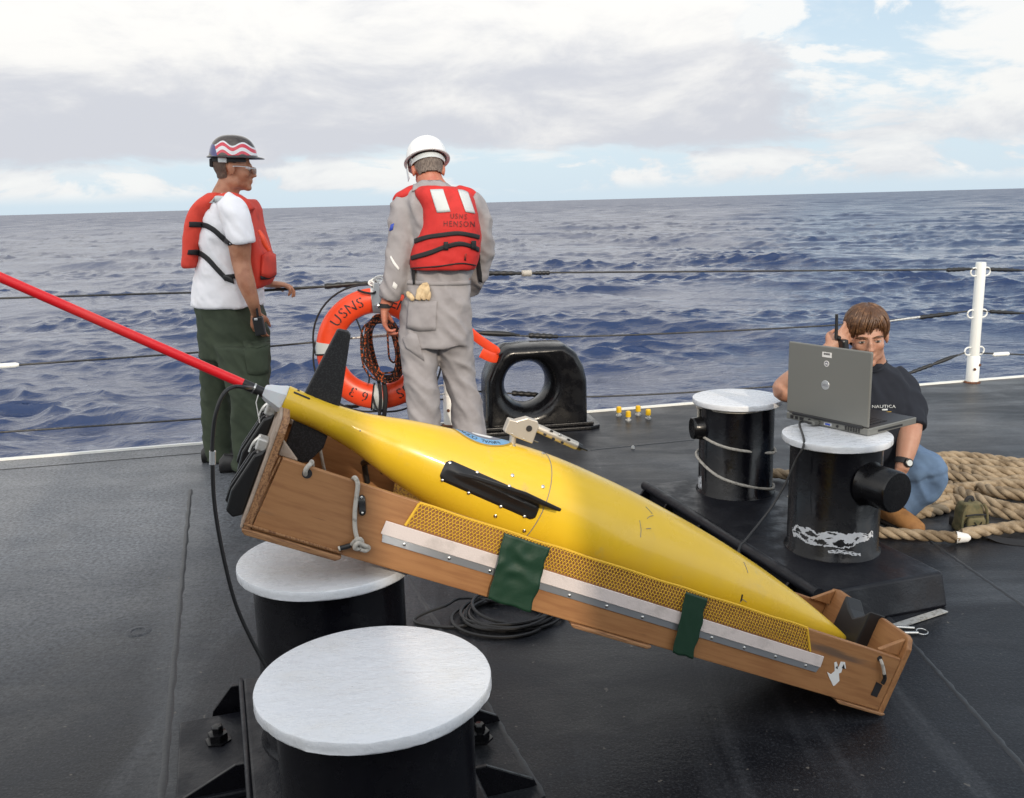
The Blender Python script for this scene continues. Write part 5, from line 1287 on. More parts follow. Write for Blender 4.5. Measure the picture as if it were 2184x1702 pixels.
def head(mb, c, ax, s=1.0, neck=None):
    B = lambda p, r, a=ax: mb.ball(c + np.array(p) * s @ ax, np.array(r) * s, a, 20, 12)
    B((0, -.012, .035), (.076, .095, .092)); B((0, .030, -.020), (.064, .062, .082)); B((0, .030, -.072), (.052, .052, .040)); B((0, .068, -.096), (.026, .022, .019))
    B((.034, .060, -.022), (.026, .026, .026)); B((-.034, .060, -.022), (.026, .026, .026)); B((0, .078, .022), (.050, .016, .011))
    B((0, .098, -.012), (.0105, .015, .026)); B((0, .106, -.030), (.0135, .0135, .0105)); B((.011, .098, -.034), (.008, .009, .007)); B((-.011, .098, -.034), (.008, .009, .007))
    B((0, .084, -.058), (.023, .013, .0055)); B((0, .083, -.068), (.020, .013, .0065))
    for sx in (-1, 1):
        B((sx * .079, -.004, -.004), (.0085, .020, .032)); B((sx * .084, -.012, .004), (.006, .014, .024)); B((sx * .045, .0, -.07), (.022, .04, .035))
    return mb
def hand(mb, o, f, palm, side, s=1.0, curl=(0.5, 0.6, 0.4), spread=0.08, thumb=0.5, fr=0.0082):
    """o wrist, f finger direction, palm direction the palm faces, side thumb side"""
    f, palm = nz(f), nz(palm); side = nz(side - f * (side @ f)); palm = nz(np.cross(f, side)) * np.sign(np.dot(np.cross(f, side), palm))
    rings = []
    for t, w, d in ((0, .026, .020), (.03, .034, .019), (.065, .042, .016), (.09, .041, .013), (.098, .036, .009)):
        a = np.linspace(0, 2 * np.pi, 16, endpoint=False); rings.append(o + f * t * s + np.outer(np.cos(a), side) * w * s + np.outer(np.sin(a), palm) * d * s)
    mb.loft(rings)
    for i in range(4):
        b0 = o + f * (.085 + (.004, .008, .005, -.004)[i]) * s + side * (.030 - .020 * i) * s; sp = (1.2 - 0.8 * i) * spread
        d = nz(f + side * sp); L = np.array([.046, .029, .022]) * (0.94, 1.04, 0.98, 0.80)[i] * s; p = b0 - d * .02 * s; pts = [(p, fr * 1.12 * s), (b0, fr * 1.08 * s)]; an = 0
        for j in range(3):
            an += curl[j] * (1 + 0.12 * (i - 1)); dd = d * math.cos(an) + palm * math.sin(an); p = pts[-1][0] + dd * L[j]; pts.append((p, fr * (1.0, 0.92, 0.74)[j] * s))
        limb3(mb, pts, 4, 10)
    t0 = o + f * .025 * s + side * .026 * s + palm * .006 * s
    d1 = nz(side * 0.8 + f * 0.75 + palm * 0.35); d2 = nz(f * 1.0 + side * (0.55 - thumb) + palm * thumb)
    limb3(mb, [(t0 - d1 * .01, .012 * s), (t0 + d1 * .03 * s, .0115 * s), (t0 + d1 * .03 * s + d2 * .03 * s, .010 * s), (t0 + d1 * .03 * s + d2 * .056 * s, .0075 * s)], 4, 10)
    return mb
def creases(fx, fz, amp, seed=0.0, lean=0.5, fine=0.4):
    fx, fz, amp = fx * 1.6, fz * 1.25, amp * 0.85
    def f(p):
        q = Vector((p[0] * fx + p[2] * lean * fx + seed, p[1] * fx * 0.8, p[2] * fz - p[0] * lean * fz + seed * 2))
        a = 1 - abs(noise.noise(q)) * 2.2; b_ = noise.noise(q * 2.7 + Vector((9, 1, 3)))
        return amp * (max(a, -0.2) - 0.5) + amp * fine * b_
    return f
def surface_px(tree, x, y, off, guard=None):
    d = ray(x, y); h = tree.ray_cast(Vector(CAM), Vector(d))
    if h[0] is None: return guard
    nn = np.array(h[1]); nn = nn if nn @ d < 0 else -nn
    return np.array(h[0]) + nn * off
def drape(name, tree, parent, m, rows, off=0.004, n=16, mrow=3, thick=0.003, angle=60):
    """a band or patch lying on a surface: rows of picture points (upper edge, lower edge)"""
    up, lo = [spline(np.array(r, float), 6) for r in rows]
    t = np.linspace(0, 1, n); it = lambda q: np.stack([np.interp(t, np.linspace(0, 1, len(q)), q[:, c]) for c in range(2)], 1)
    up, lo = it(up), it(lo); V = []; last = None
    for j in range(mrow + 1):
        for i in range(n):
            x, y = up[i] * (1 - j / mrow) + lo[i] * j / mrow; p = surface_px(tree, x, y, off, last)
            if p is None:
                for dx in range(1, 30):
                    for sx_, sy_ in ((1, 0), (-1, 0), (0, 1), (0, -1)):
                        p = surface_px(tree, x + sx_ * dx, y + sy_ * dx, off)
                        if p is not None: break
                    if p is not None: break
            if p is None: p = V[-1] if V else np.array([0, 0, -1.0])
            if last is not None and i > 0 and np.linalg.norm(p - last) > 0.12: p = last + (p - last) * 0.1
            V.append(p); last = p
        last = None
    f = [(j * n + i, j * n + i + 1, (j + 1) * n + i + 1, (j + 1) * n + i) for j in range(mrow) for i in range(n - 1)]
    o = part(name, MB().add(V, f), m, parent, angle=angle)
    sd = o.modifiers.new('thick', 'SOLIDIFY'); sd.thickness = thick; sd.offset = 0
    return o
def drape_text(name, tree, parent, m, word, x, y, size, slope=0.0, off=0.005, spacing=1.0, xs=1.0):
    v2, f = text2d(word, size, spacing); V = []
    for a, b_ in v2:
        a *= xs; p = surface_px(tree, x + a, y - b_ + a * slope, off); V.append(p if p is not None else np.array([0, 0, -1.0]))
    return part(name, MB().add(V, f), m, parent, smooth=False)
def hardhat(c, ax, parent, m, s=1.0, rib=True):
    """dome, brim with peak, inner band; c = centre of the rim"""
    b = MB(); rings = []; n = 48; a = np.linspace(0, 2 * np.pi, n, endpoint=False)
    def row(rx, ry, z, peak=0.0):
        out = []
        for q in a:
            y = math.sin(q); pk = peak * max(0, y) ** 2.5
            out.append(c + (np.array([rx * math.cos(q), (ry + pk) * y, z]) * s) @ ax)
        return out
    rings.append(row(.108, .130, -.006)); rings.append(row(.122, .146, -.010, .026)); rings.append(row(.126, .150, -.007, .028)); rings.append(row(.123, .147, -.002, .024)); rings.append(row(.113, .136, .004, .004))
    for t in np.linspace(0.08, 0.97, 14):
        r = math.cos(t * math.pi / 2) ** 0.72; z = .118 * math.sin(t * math.pi / 2); rings.append(row(.112 * r, .134 * r, z + .004))
    rings.append(row(.001, .001, .1225))
    for t in np.linspace(0.97, 0.0, 10):
        r = math.cos(t * math.pi / 2) ** 0.72; rings.append(row(.108 * r, .130 * r, .114 * math.sin(t * math.pi / 2) - .004))
    b.loft(rings, caps=False, closed=False)
    o = part('hard_hat', b, m, parent, angle=50)
    if rib:
        q = [c + (np.array([0, .132 * s * math.cos(t), (.119 * s) * math.sin(t) ** 0.9])) @ ax for t in np.linspace(0.5, 2.6, 20)]
        part('crown_ridge', MB().tube(q, 0.008, 8, flat=(0.5, 1.3)), m, o)
    return o
def band_arc(c, ax, r, z0, z1, a0, a1, th=0.004, n=20):
    b = MB(); R = []
    for q in np.linspace(a0, a1, n):
        d = np.array([math.cos(q), math.sin(q), 0])
        P = lambda rr, z: c + np.array([d[0] * r[0] * rr, d[1] * r[1] * rr, z]) @ ax
        R.append([P(1, z0), P(1.04, z0), P(1.04, z1), P(1, z1)])
    return b.loft(R)

# ---- the man in the white shirt, standing side on at the rail
def man_one():
    base = np.array([-1.62, 5.25, 0])
    t = thing('person', 'man in profile in white shirt, green trousers and orange life vest, hand on lifeline', 'person', base)
    Yt = 5.26
    ax = head_axes(rad(82), rad(-3)); hc = aty(500, 361, Yt)
    body = MB(); head(body, hc, ax, 1.0)
    limb(body, [(495, 370, Yt, .060), (488, 395, Yt, .062), (480, 420, Yt, .075), (482, 440, Yt, .10)])
    stack(body, [(425, 465, 510, Yt, .10), (440, 448, 528, Yt, .17), (480, 436, 535, Yt, .17), (560, 432, 540, Yt, .15), (640, 432, 540, Yt, .13), (720, 445, 548, Yt, .12), (745, 450, 545, Yt, .11)])
    limb(body, [(500, 440, 5.08, .065), (507, 490, 5.04, .062), (511, 520, 5.03, .061), (514, 555, 5.03, .052), (518, 575, 5.02, .049), (526, 605, 5.0, .047), (538, 640, 5.0, .036), (543, 656, 5.03, .030), (546, 668, 5.08, .028)])
    limb(body, [(500, 440, 5.44, .065), (530, 500, 5.50, .058), (552, 556, 5.58, .048), (566, 590, 5.74, .042), (572, 606, 5.80, .030)])
    hw = aty(572, 606, 5.80); hw2 = rp(597, 618)
    hand(body, hw, nz(hw2 - hw + np.array([0.06, 0, 0.03])), np.array([-0.1, -0.25, -1.0]), np.array([0.25, 1.0, 0.0]), 1.12, (0.45, 0.8, 0.45), 0.30, 0.6, 0.0098)
    hand(body, aty(546, 664, 5.09), nz([0.0, 0.12, -1]), np.array([0.3, 0.9, 0]), np.array([1.0, -0.1, 0.0]), 1.0, (0.5, 0.5, 0.3), 0.05, 0.3, 0.009)
    limb(body, [(500, 720, 5.24, .055), (522, 800, 5.10, .055), (528, 860, 5.10, .05), (520, 940, 5.10, .045), (514, 990, 5.10, .042)])
    limb(body, [(470, 720, 5.38, .06), (463, 800, 5.38, .055), (464, 880, 5.38, .052), (470, 950, 5.36, .044), (474, 975, 5.34, .042)])
    bm = remesh(body, .0065, 3); part('body', bm, M['skin_tan'], t, angle=90)
    # hair under the hat
    b = MB(); b.ball(hc + np.array([0, -.018, .030]) @ ax, (.0785, .098, .094), ax, 24, 16); b.ball(hc + np.array([0, -.045, -.030]) @ ax, (.060, .050, .055), ax, 20, 12)
    hv = b.verts(); keep = []
    hb_ = remesh(b, .007, 2); v = hb_.verts(); L = (v - hc) @ ax.T
    ok = ((L[:, 1] < 0.020 - 0.55 * np.maximum(0, 0.02 - L[:, 2])) & (L[:, 2] > -.052 + 0.25 * np.maximum(0, L[:, 1] + .05))) | (L[:, 2] > .055)
    ok &= ~((np.abs(L[:, 0]) > .055) & (L[:, 1] > -.030) & (L[:, 2] < .025))
    hb2 = MB().add(v, [q for q in hb_.f if all(ok[i] for i in q)]); part('hair', hb2, M['hair_dark'], t, angle=90)
    e = hc + np.array([.033, .082, .003]) @ ax; b = MB(); b.ball(e, .0115, ax, 12, 8); part('eye', b, M['eye'], t)
    # spectacles
    b = MB(); b.tube([hc + np.array([.083, y, z]) @ ax for y, z in ((-.01, .012), (.03, .014), (.075, .012), (.092, .010))], .0028, 6); b.tube(spline([hc + np.array([x, y, .006]) @ ax for x, y in ((.083, .07), (.07, .093), (.04, .106), (.004, .112), (-.03, .107))], 4), .0028, 6); gl = part('spectacles', b, M['silver'], t)
    for sx in (1, -1):
        b = MB(); cc = hc + np.array([sx * .034, .107, -.006]) @ ax; b.lathe([(.020, 0), (.018, .002), (0, .003)], cc, nz(np.array([sx * 0.35, 1, 0]) @ ax), 20); part('lens', b, M['lens'], gl)
    # shirt
    b = MB(); stack(b, [(414, 470, 510, Yt, .085), (426, 456, 522, Yt, .13), (440, 445, 533, Yt, .175), (475, 433, 541, Yt, .195), (520, 427, 547, Yt, .19), (560, 423, 553, Yt, .185), (600, 418, 558, Yt, .185), (640, 413, 560, Yt, .19), (652, 413, 558, Yt, .19)])
    limb(b, [(490, 433, 5.12, .07), (500, 452, 5.06, .080), (508, 482, 5.03, .080), (514, 508, 5.02, .079), (516, 520, 5.02, .077)])
    limb(b, [(500, 437, 5.40, .075), (520, 470, 5.46, .085), (535, 505, 5.50, .082)])
    sm = remesh(b, .009, 3, creases(7, 3.2, .012, 2.1, 0.8)); part('shirt', sm, M['tshirt_white'], t, angle=90)
    ST = bvh(sm)
    # trousers
    b = MB(); stack(b, [(632, 421, 556, Yt, .165), (660, 420, 560, Yt, .17), (690, 423, 568, Yt, .175), (725, 427, 574, Yt, .175), (760, 430, 574, Yt, .17)])
    stack(b, [(735, 458, 575, 5.14, .115), (780, 470, 575, 5.12, .11), (825, 486, 574, 5.10, .10), (880, 493, 572, 5.10, .095), (930, 498, 568, 5.10, .09), (975, 497, 552, 5.10, .09), (999, 496, 545, 5.10, .09)])
    stack(b, [(735, 428, 520, 5.38, .115), (825, 431, 500, 5.38, .105), (880, 432, 498, 5.37, .10), (924, 434, 499, 5.36, .095), (962, 439, 501, 5.35, .09), (981, 443, 501, 5.34, .09)])
    tm = remesh(b, .009, 3, creases(6.5, 2.4, .014, 5.0, 0.9)); part('trousers', tm, M['trouser_green'], t, angle=90)
    TT = bvh(tm)
    drape('pocket_flap', TT, t, M['trouser_green'], ([(518, 728), (545, 727), (573, 722)], [(521, 742), (546, 743), (573, 736)]), .007, 14, 3, .006)
    drape('pocket', TT, t, M['trouser_green'], ([(519, 742), (545, 742), (572, 736)], [(528, 798), (548, 800), (571, 796)]), .004, 14, 6, .006)
    # shoes
    for x, y, Y, yaw in ((505, 1003, 5.10, 82), (466, 986, 5.33, 80)):
        o = aty(x, y, Y); o[2] = 0; f = np.array([math.sin(rad(yaw)), math.cos(rad(yaw)), 0]); s_ = np.array([f[1], -f[0], 0]); b = MB(); rg = []
        for d, w, h in ((-.09, .032, .075), (-.06, .038, .11), (0, .040, .10), (.06, .045, .075), (.13, .046, .06), (.18, .036, .045), (.20, .015, .03)):
            a = np.linspace(0, 2 * np.pi, 16, endpoint=False); rg.append(o + f * d + np.outer(np.cos(a), s_) * w + np.outer(0.5 + 0.5 * np.sin(a), ZUP) * h)
        b.loft(rg); part('shoe', b, M['boot_black'], t)
    # life vest: back slab, front slab, yoke
    b = MB()
    stack(b, [(412, 452, 482, Yt, .12), (426, 434, 482, Yt, .17), (450, 415, 468, Yt, .18), (490, 406, 453, Yt, .18), (530, 403, 442, Yt, .18), (560, 402, 438, Yt, .185), (568, 405, 434, Yt, .18)], pw=3.2)
    stack(b, [(425, 515, 536, Yt, .17), (445, 530, 546, Yt, .19), (470, 538, 551, Yt, .17), (500, 537, 559, Yt, .175), (530, 533, 569, Yt, .175), (560, 531, 578, Yt, .175), (590, 534, 580, Yt, .17), (605, 540, 572, Yt, .165), (612, 546, 562, Yt, .17)], pw=3.2)
    for Y in (5.12, 5.40):
        limb(b, [(466, 428, Y, .036), (482, 421, Y, .034), (503, 421, Y, .032), (521, 431, Y, .032), (536, 450, Y, .034)], flat=(0.7, 1.7), ref=(0, 0, 1))
    vm = remesh(b, .008, 5, lambda p: .005 * noise.noise(Vector(p * 9)) + .002 * noise.noise(Vector(p * 30))); v_ = part('life_vest', vm, M['vest_orange'], t, angle=90)
    VT = bvh(vm); AT = bvh(MB().join(vm).join(sm))
    drape('reflective_patch', VT, v_, M['reflect'], ([(458, 420), (468, 419), (482, 419)], [(446, 432), (458, 434), (472, 436)]), .005, 10, 5)
    drape('strap', AT, v_, M['strap'], ([(405, 473), (435, 474), (457, 484), (475, 500), (502, 524)], [(404, 484), (433, 485), (453, 494), (471, 511), (499, 535)]), .006, 26, 3)
    drape('strap', AT, v_, M['strap'], ([(402, 533), (425, 533), (445, 546), (465, 568), (485, 590)], [(400, 543), (424, 545), (440, 556), (460, 578), (481, 600)]), .006, 26, 3)
    drape('strap', AT, v_, M['strap'], ([(480, 586), (500, 584), (530, 586)], [(482, 596), (500, 594), (530, 595)]), .006, 12, 3)
    drape('buckle', AT, v_, M['black_plastic'], ([(478, 585), (488, 588), (497, 594)], [(478, 597), (488, 600), (500, 605)]), .010, 8, 3, .008)
    P = [surface_px(VT, x, y, .002) for x, y in ((437, 552), (447, 530), (455, 500), (462, 470), (470, 445), (482, 428), (498, 417), (512, 414))]; P = [q for q in P if q is not None]
    part('piping', MB().tube(spline(P, 4), .007, 8), M['strap'], v_)
    drape('tab', VT, v_, M['paper'], ([(575, 540), (581, 540)], [(575, 555), (581, 556)]), .006, 4, 2)
    drape('pocket', VT, v_, M['vest_orange'], ([(556, 545), (566, 540), (580, 545)], [(554, 588), (566, 592), (581, 585)]), .014, 10, 5, .02)
    drape('strap', VT, v_, M['strap'], ([(553, 588), (566, 586), (580, 580)], [(553, 595), (566, 594), (580, 588)]), .02, 8, 2)
    # whistle and cord on the chest
    b = MB(); limb(b, [(552, 492, 5.06, .008), (560, 505, 5.05, .014), (566, 520, 5.05, .016), (575, 535, 5.05, .010)]); part('signal_light', b, M['orange'], v_)
    # hard hat with a flag print
    hat = mat('flag_hat', (0.035, 0.028, 0.026), 0.22, coat=0.4); tt, bs = tree_of(hat)
    tc = tt.new('ShaderNodeTexCoord').outputs['Object']
    hz = hc + np.array([0, -.004, .066]) @ ax
    lv = tt.new('ShaderNodeVectorMath', operation='SUBTRACT'); tt.put(lv.inputs[0], tc); lv.inputs[1].default_value = tuple(hz - base)
    sp = tt.new('ShaderNodeSeparateXYZ'); tt.l.new(lv.outputs[0], sp.inputs[0]); hx_, hy_, hz_ = sp.outputs
    wv = tt.math('ADD', hz_, tt.math('MULTIPLY', tt.math('SINE', tt.math('MULTIPLY', hx_, 62)), 0.012)); wv = tt.math('ADD', wv, tt.math('MULTIPLY', hx_, 0.10))
    st_ = tt.math('GREATER_THAN', tt.math('SINE', tt.math('MULTIPLY', wv, 165)), 0.0)
    c = tt.mix(st_, (0.72, 0.70, 0.72, 1), (0.62, 0.03, 0.06, 1))
    blue = tt.math('LESS_THAN', tt.math('ADD', hx_, tt.math('MULTIPLY', hz_, 0.3)), -0.055); c = tt.mix(blue, c, (0.045, 0.05, 0.18, 1))
    flagz = tt.math('MULTIPLY', tt.math('LESS_THAN', wv, 0.066), tt.math('GREATER_THAN', wv, 0.004))
    flagz = tt.math('MULTIPLY', flagz, tt.math('GREATER_THAN', hx_, -0.115))
    c = tt.mix(flagz, (0.05, 0.036, 0.03, 1), c)
    edge = tt.math('LESS_THAN', hz_, 0.002); c = tt.mix(edge, c, (0.014, 0.014, 0.016, 1)); tt.put(bs.inputs['Base Color'], c)
    h = hardhat(hz, ax, t, hat, 0.94)
    part('head_band', band_arc(hz, ax, (.088, .112), -.030, -.006, rad(140), rad(400)), M['strap'], h)
    b = MB(); b.box(hz + np.array([0, -.112, -.036]) @ ax, (.06, .022, .045), ax); part('ratchet', b, M['strap'], h, bevel=.006)
    b = MB(); b.box(hz + np.array([.088, -.045, -.022]) @ ax, (.006, .045, .028), ax); part('band_tab', b, M['reflect'], h, bevel=.003)
    # radio on the belt
    c = aty(553, 695, 5.02); r_ = thing('handheld_radio', 'black handheld radio clipped to the green trousers below the bare forearm', 'radio', c - ZUP * 0.05)
    b = MB(); b.box(c, (.055, .036, .10), np.array([[1, .15, 0.12], [-.15, 1, 0], [-0.12, 0, 1]])); part('radio_case', b, M['black_plastic'], r_, smooth=False, bevel=.006)
    b = MB(); b.tube([aty(551, 680, 5.01), aty(547, 656, 5.0)], .006, 10); part('aerial', b, M['black_rubber'], r_)
    b = MB(); b.box(aty(546, 681, 5.0), (.018, .012, .012)); part('knob', b, M['silver'], r_, smooth=False, bevel=.003)
man_one()

# ---- the man in grey coveralls, seen from behind, head bowed
def man_two():
    base = np.array([-0.36, 5.12, 0]); Yt = 5.12
    t = thing('person', 'man seen from behind in grey coveralls, red life vest and white hard hat, head bowed', 'person', base)
    ax = head_axes(rad(-16), rad(-24)); hc = aty(913, 364, Yt + 0.03)
    body = MB(); head(body, hc, ax, 1.02)
    limb(body, [(914, 372, Yt, .066), (920, 392, Yt - .01, .070), (928, 412, Yt - .01, .09)])
    stack(body, [(410, 890, 965, Yt, .10), (430, 868, 1000, Yt, .14), (480, 880, 1012, Yt, .14), (560, 880, 1005, Yt, .13), (640, 872, 1000, Yt, .13), (720, 868, 1000, Yt, .13)])
    limb(body, [(872, 440, Yt - .02, .065), (858, 500, Yt - .05, .060), (850, 550, Yt - .06, .052), (838, 600, Yt - .06, .045), (826, 640, Yt - .06, .033), (819, 658, Yt - .06, .030)])
    limb(body, [(1005, 440, Yt + .02, .06), (1022, 500, Yt + .07, .055), (1029, 548, Yt + .13, .048), (1012, 600, Yt + .26, .038), (990, 626, Yt + .35, .03)])
    hand(body, aty(819, 656, Yt - .06), nz([-.02, .10, -1]), np.array([.95, .25, 0]), np.array([-0.1, 1.0, 0.0]), 1.06, (0.45, 0.75, 0.5), 0.08, 0.6, .0095)
    hand(body, aty(990, 626, Yt + .35), nz([-.8, .4, -.2]), np.array([-.2, -1, 0]), np.array([0.0, .2, 1.0]), 1.0, (0.4, 0.6, 0.4), 0.06)
    limb(body, [(900, 700, Yt, .075), (897, 800, Yt - .05, .055), (906, 900, Yt - .05, .045), (910, 985, Yt - .05, .042)])
    limb(body, [(970, 700, Yt, .075), (977, 800, Yt + .05, .055), (998, 900, Yt + .05, .045), (1008, 985, Yt + .02, .042)])
    bm = remesh(body, .0065, 3); part('body', bm, M['skin_red'], t, angle=90)
    b = MB(); b.ball(hc + np.array([0, -.016, .026]) @ ax, (.080, .100, .094), ax, 24, 16); b.ball(hc + np.array([0, -.052, -.030]) @ ax, (.064, .050, .048), ax, 20, 12)
    hb_ = remesh(b, .007, 2); v = hb_.verts(); L = (v - hc) @ ax.T
    ok = (L[:, 1] < 0.0) & (L[:, 2] > -.050) & ~((np.abs(L[:, 0]) > .058) & (L[:, 1] > -.030) & (L[:, 2] < .03))
    part('hair', MB().add(v, [q for q in hb_.f if all(ok[i] for i in q)]), M['hair_grey'], t, angle=90)
    hz = hc + np.array([0, -.004, .058]) @ ax
    h = hardhat(hz, ax, t, M['hat_white'], 0.98)
    part('head_band', band_arc(hz, ax, (.089, .113), -.038, -.012, rad(185), rad(355)), M['reflect'], h)
    part('head_band', band_arc(hz, ax, (.092, .108), -.022, .002, rad(-20), rad(200)), M['reflect'], h)
    # safety glasses arm / face shield hanging at the left
    b = MB(); b.prism([hz + np.array([x, y, z]) @ ax for x, y, z in ((-.104, .02, .0), (-.098, .09, .0), (-.094, .10, -.075), (-.098, .03, -.085))], np.array([-.003, 0, 0]) @ ax); part('ear_shield', b, M['hat_white'], h, smooth=False, bevel=.004)
    # coverall, one garment
    b = MB()
    stack(b, [(390, 893, 950, Yt - .01, .075), (402, 880, 965, Yt - .01, .10), (415, 866, 990, Yt, .13), (435, 858, 1010, Yt, .16), (470, 868, 1018, Yt, .165), (520, 874, 1018, Yt, .16), (570, 870, 1010, Yt, .155), (602, 866, 1003, Yt, .155), (640, 860, 1006, Yt, .165), (690, 852, 1007, Yt, .17), (735, 852, 1008, Yt, .165)])
    limb(b, [(876, 428, Yt, .070), (864, 450, Yt - .02, .084), (858, 495, Yt - .04, .080), (851, 545, Yt - .06, .073), (843, 592, Yt - .07, .068), (833, 622, Yt - .07, .060), (828, 638, Yt - .07, .052)])
    limb(b, [(995, 430, Yt, .075), (1012, 450, Yt + .02, .080), (1022, 495, Yt + .06, .076), (1028, 545, Yt + .12, .068), (1014, 590, Yt + .18, .064), (1000, 618, Yt + .26, .054)])
    stack(b, [(720, 851, 931, Yt - .01, .125), (757, 856, 933, Yt - .03, .115), (805, 862, 934, Yt - .05, .105), (852, 868, 937, Yt - .05, .10), (900, 874, 938, Yt - .05, .10), (950, 880, 942, Yt - .05, .10), (990, 884, 944, Yt - .05, .10)])
    stack(b, [(720, 930, 1008, Yt, .125), (757, 935, 1010, Yt + .03, .115), (793, 943, 1013, Yt + .05, .105), (840, 957, 1024, Yt + .05, .105), (888, 964, 1032, Yt + .05, .105), (926, 967, 1037, Yt + .04, .105), (960, 972, 1040, Yt + .02, .10), (990, 976, 1041, Yt, .10)])
    cm = remesh(b, .009, 3, creases(6.0, 2.6, .015, 1.3, 0.9)); part('coverall', cm, M['coverall'], t, angle=90)
    CT = bvh(cm)
    drape('collar', CT, t, M['coverall'], ([(884, 398), (905, 388), (930, 386), (950, 396)], [(880, 412), (905, 402), (930, 401), (958, 410)]), .012, 16, 4, .006)
    drape('back_pocket', CT, t, M['coverall'], ([(872, 640), (900, 643), (932, 642)], [(868, 700), (896, 706), (930, 704)]), .004, 14, 6, .004)
    drape('waist_seam', CT, t, M['coverall'], ([(868, 597), (930, 600), (1002, 598)], [(868, 606), (930, 609), (1002, 607)]), .004, 24, 2, .004)
    drape('leg_pocket', CT, t, M['coverall'], ([(859, 723), (876, 710), (890, 712)], [(866, 742), (888, 758), (905, 770)]), .004, 8, 4, .004)
    drape('paint_smear', CT, t, M['paper'], ([(834, 545), (842, 558), (852, 572)], [(832, 549), (839, 564), (850, 577)]), .002, 10, 2, .001); drape('paint_smear', CT, t, M['paper'], ([(840, 600), (848, 608)], [(836, 612), (844, 618)]), .002, 6, 2, .001)
    drape('shoulder_flag', CT, t, M['blue_conn'], ([(834, 479), (841, 476)], [(831, 493), (838, 491)]), .003, 5, 2, .001)
    for x, Y in ((914, Yt - .05), (1008, Yt + .02)):
        o = aty(x, 1000, Y); o[2] = 0; f = np.array([0.1 if x > 950 else -.15, 1, 0]); f = nz(f); s_ = np.array([f[1], -f[0], 0]); b = MB(); rg = []
        for d, w, h_ in ((-.10, .034, .08), (-.07, .042, .12), (0, .043, .11), (.07, .048, .08), (.14, .048, .065), (.19, .036, .05), (.21, .015, .03)):
            a = np.linspace(0, 2 * np.pi, 16, endpoint=False); rg.append(o + f * d + np.outer(np.cos(a), s_) * w + np.outer(0.5 + 0.5 * np.sin(a), ZUP) * h_)
        b.loft(rg); part('boot', b, M['boot_black'], t)
    # vest
    b = MB(); Yv = Yt
    stack(b, [(397, 897, 972, Yv, .15), (404, 886, 990, Yv, .175), (414, 884, 1006, Yv, .195), (430, 893, 1015, Yv, .21), (447, 900, 1020, Yv, .22), (476, 901, 1024, Yv, .225), (496, 894, 1026, Yv, .225), (512, 886, 1026, Yv, .225), (540, 878, 1023, Yv, .22), (566, 876, 1016, Yv, .215), (573, 879, 1012, Yv, .205)], pw=3.0)
    limb(b, [(912, 405, Yv + .0, .05), (885, 409, Yv - .01, .055), (864, 418, Yv - .01, .052), (852, 430, Yv + .02, .04)], flat=(.7, 1.3), ref=(0, 0, 1))
    limb(b, [(975, 405, Yv + .02, .045), (1000, 412, Yv + .02, .045), (1012, 424, Yv + .03, .04)], flat=(.7, 1.3), ref=(0, 0, 1))
    vm = remesh(b, .008, 5, lambda p: .006 * noise.noise(Vector(p * 8)) + .003 * noise.noise(Vector(p * 24))); v_ = part('life_vest', vm, M['vest'], t, angle=90); VT = bvh(vm)
    D = lambda cx, cy: (775.8 + .2301 * cx, 273.4 + .2301 * cy)
    drape('reflective_patch', VT, v_, M['reflect'], ([D(615, 574), D(675, 572), D(735, 571)], [D(682, 783), D(745, 780), D(805, 774)]), .004, 8, 8)
    drape('reflective_patch', VT, v_, M['reflect'], ([D(870, 575), D(918, 580), D(962, 600)], [D(942, 778), D(985, 785), D(1027, 792)]), .004, 8, 8)
    drape('strap', VT, v_, M['strap'], ([D(478, 1030), D(600, 988), D(740, 965), D(870, 952), D(980, 968), D(1066, 990)], [D(478, 1072), D(600, 1030), D(740, 1008), D(870, 993), D(980, 1008), D(1062, 1030)]), .006, 34, 3)
    drape('strap', VT, v_, M['strap'], ([D(446, 1185), D(600, 1135), D(740, 1082), D(880, 1048), D(980, 1068), D(1062, 1105)], [D(446, 1225), D(600, 1182), D(740, 1128), D(880, 1090), D(980, 1108), D(1058, 1148)]), .006, 34, 3)
    for cx, cy in ((763, 1090), (1005, 1080)): drape('strap_loop', VT, v_, M['strap'], ([D(cx - 20, cy - 40), D(cx + 20, cy - 40)], [D(cx - 20, cy + 38), D(cx + 22, cy + 38)]), .011, 5, 3)
    drape('hem', VT, v_, M['strap'], ([D(445, 1292), D(700, 1272), D(900, 1245), D(1035, 1265)], [D(445, 1300), D(700, 1283), D(900, 1256), D(1035, 1274)]), .004, 24, 2)
    drape('strap_end', CT, t, M['strap'], ([D(460, 1300), D(492, 1295)], [D(470, 1450), D(486, 1445)]), .012, 4, 6)
    drape('strap_end', CT, t, M['strap'], ([D(1045, 1160), D(1078, 1160)], [D(1062, 1410), D(1092, 1420)]), .014, 4, 8)
    x, y = D(878, 820); drape_text('lettering', VT, v_, M['ink_worn'], 'USNS', x, y, 11, 0.05, .005, 1.25, 0.8)
    x, y = D(882, 890); drape_text('lettering', VT, v_, M['ink_worn'], 'HENSON', x, y, 11.5, 0.02, .005, 1.25, 0.85)
    drape('stain', VT, v_, M['ink_worn'], ([D(935, 1165), D(950, 1160)], [D(928, 1222), D(946, 1228)]), .003, 5, 4, .001)
    # watch
    w = aty(820, 651, Yt - .06); b = MB(); b.tube([w + ZUP * .010 + np.array([.002, 0, 0]), w - ZUP * .012], .0355, 20); wa = part('watch_strap', b, M['strap'], t)
    b = MB(); b.lathe([(.016, 0), (.015, .008), (0, .009)], w + np.array([-.030, -.014, 0]), [-1, -.4, 0], 18); part('watch_case', b, M['steel'], wa)
